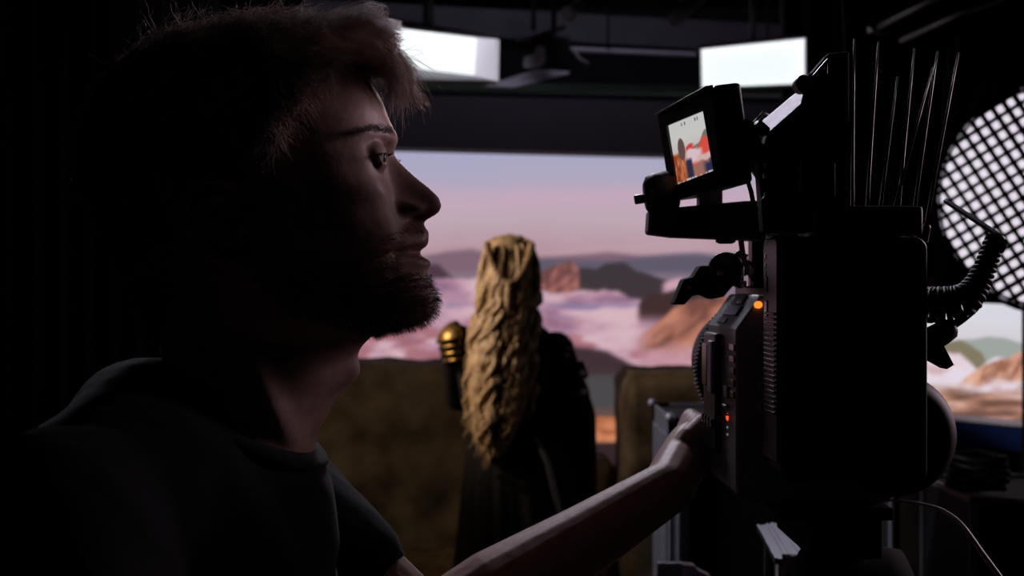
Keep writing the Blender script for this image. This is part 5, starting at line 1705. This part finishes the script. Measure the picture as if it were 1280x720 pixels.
def area(name, loc, target, size, rgb, watts, sy=None, spread=180):
    l = bpy.data.lights.new(name, 'AREA')
    l.shape = 'RECTANGLE'; l.size = size; l.size_y = sy or size; l.color = lin(rgb); l.energy = watts
    l.spread = math.radians(spread)
    o = bpy.data.objects.new(name, l); COL.objects.link(o)
    o.location = loc
    o.rotation_euler = (Vector(target) - Vector(loc)).to_track_quat('-Z', 'Y').to_euler()
    return o


def spot(name, loc, target, rgb, watts, angle, blend=0.6, radius=0.05):
    l = bpy.data.lights.new(name, 'SPOT')
    l.color = lin(rgb); l.energy = watts; l.spot_size = math.radians(angle); l.spot_blend = blend; l.shadow_soft_size = radius
    o = bpy.data.objects.new(name, l); COL.objects.link(o)
    o.location = loc
    o.rotation_euler = (Vector(target) - Vector(loc)).to_track_quat('-Z', 'Y').to_euler()
    return o


# warm key on the woman, from high at the left, and an added wide weak one brightening the stones
spot('warm_key_spot', (-1.95, 3.95, 2.5), (0.0, 4.0, 1.42), (255, 226, 198), 210, 30, 0.8, 0.06)
spot('added_stone_spot', (-2.1, 3.1, 1.9), (0.1, 4.7, 1.0), (255, 224, 190), 40, 50, 0.9, 0.15)
area('added_front_light', (2.3, 2.0, 2.5), (-0.1, 0.9, 1.55), 0.5, (238, 210, 226), 2.1, 0.5, 60)  # added soft light out of view, brightens the man's face
area('added_low_front_light', (2.5, 2.1, 1.95), (-0.1, 0.9, 1.52), 0.6, (242, 208, 220), 1.9, 0.6, 60)  # second added light, lower, for his cheek and mouth
spot('added_rim_spot', (0.25, 3.6, 2.5), (-0.12, 0.92, 1.75), (255, 226, 226), 30, 16, 0.7, 0.1)  # added spot above the frame, edges his hair with light
area('added_overhead_light', (-0.12, 3.6, 3.35), (0.2, 1.0, 1.55), 0.5, (230, 224, 240), 1.9, 0.5, 36)  # no fixture here: light added for camera shoulder and silver arm
area('added_fascia_light', (0.3, 4.9, 3.45), (0.1, 6.6, 2.5), 1.6, (214, 206, 232), 7.5, 0.4, 150)  # unseen light added to lift the dark fascia and beam
spot('added_base_spot', (2.7, 2.3, 3.2), (1.75, 3.9, 1.05), (220, 226, 255), 80, 34, 0.8, 0.1)  # added spot that brings up the navy base and its ledge
spot('added_case_spot', (-1.6, 1.95, 2.7), (0.29, 2.25, 1.15), (238, 232, 248), 130, 20, 0.8, 0.1)  # added spot aimed at the flight case's aluminium side

w_ = bpy.data.worlds.new('studio_dark'); scene.world = w_; w_.use_nodes = True
w_.node_tree.nodes['Background'].inputs['Color'].default_value = (0.0, 0.0, 0.0, 1)
w_.node_tree.nodes['Background'].inputs['Strength'].default_value = 0

# ================================================================== CAMERA
cd = bpy.data.cameras.new('view_camera')
cam = bpy.data.objects.new('view_camera', cd); COL.objects.link(cam)
cam.location = (0, 0, CAM_Z); cam.rotation_euler = (PI / 2, 0, 0)
cd.sensor_width = 36; cd.sensor_fit = 'HORIZONTAL'; cd.lens = F * 36 / 1280
cd.clip_start = 0.05; cd.clip_end = 60
cd.dof.use_dof = True; cd.dof.focus_distance = 0.97; cd.dof.aperture_fstop = 7.5; cd.dof.aperture_blades = 9
scene.camera = cam
scene.view_settings.view_transform = 'Standard'
scene.view_settings.look = 'None'
scene.view_settings.exposure = 0.0
scene.view_settings.gamma = 1.0
scene.view_settings.use_curve_mapping = False
scene.cycles.use_denoising = True
scene.cycles.max_bounces = 6
scene.cycles.sample_clamp_indirect = 4
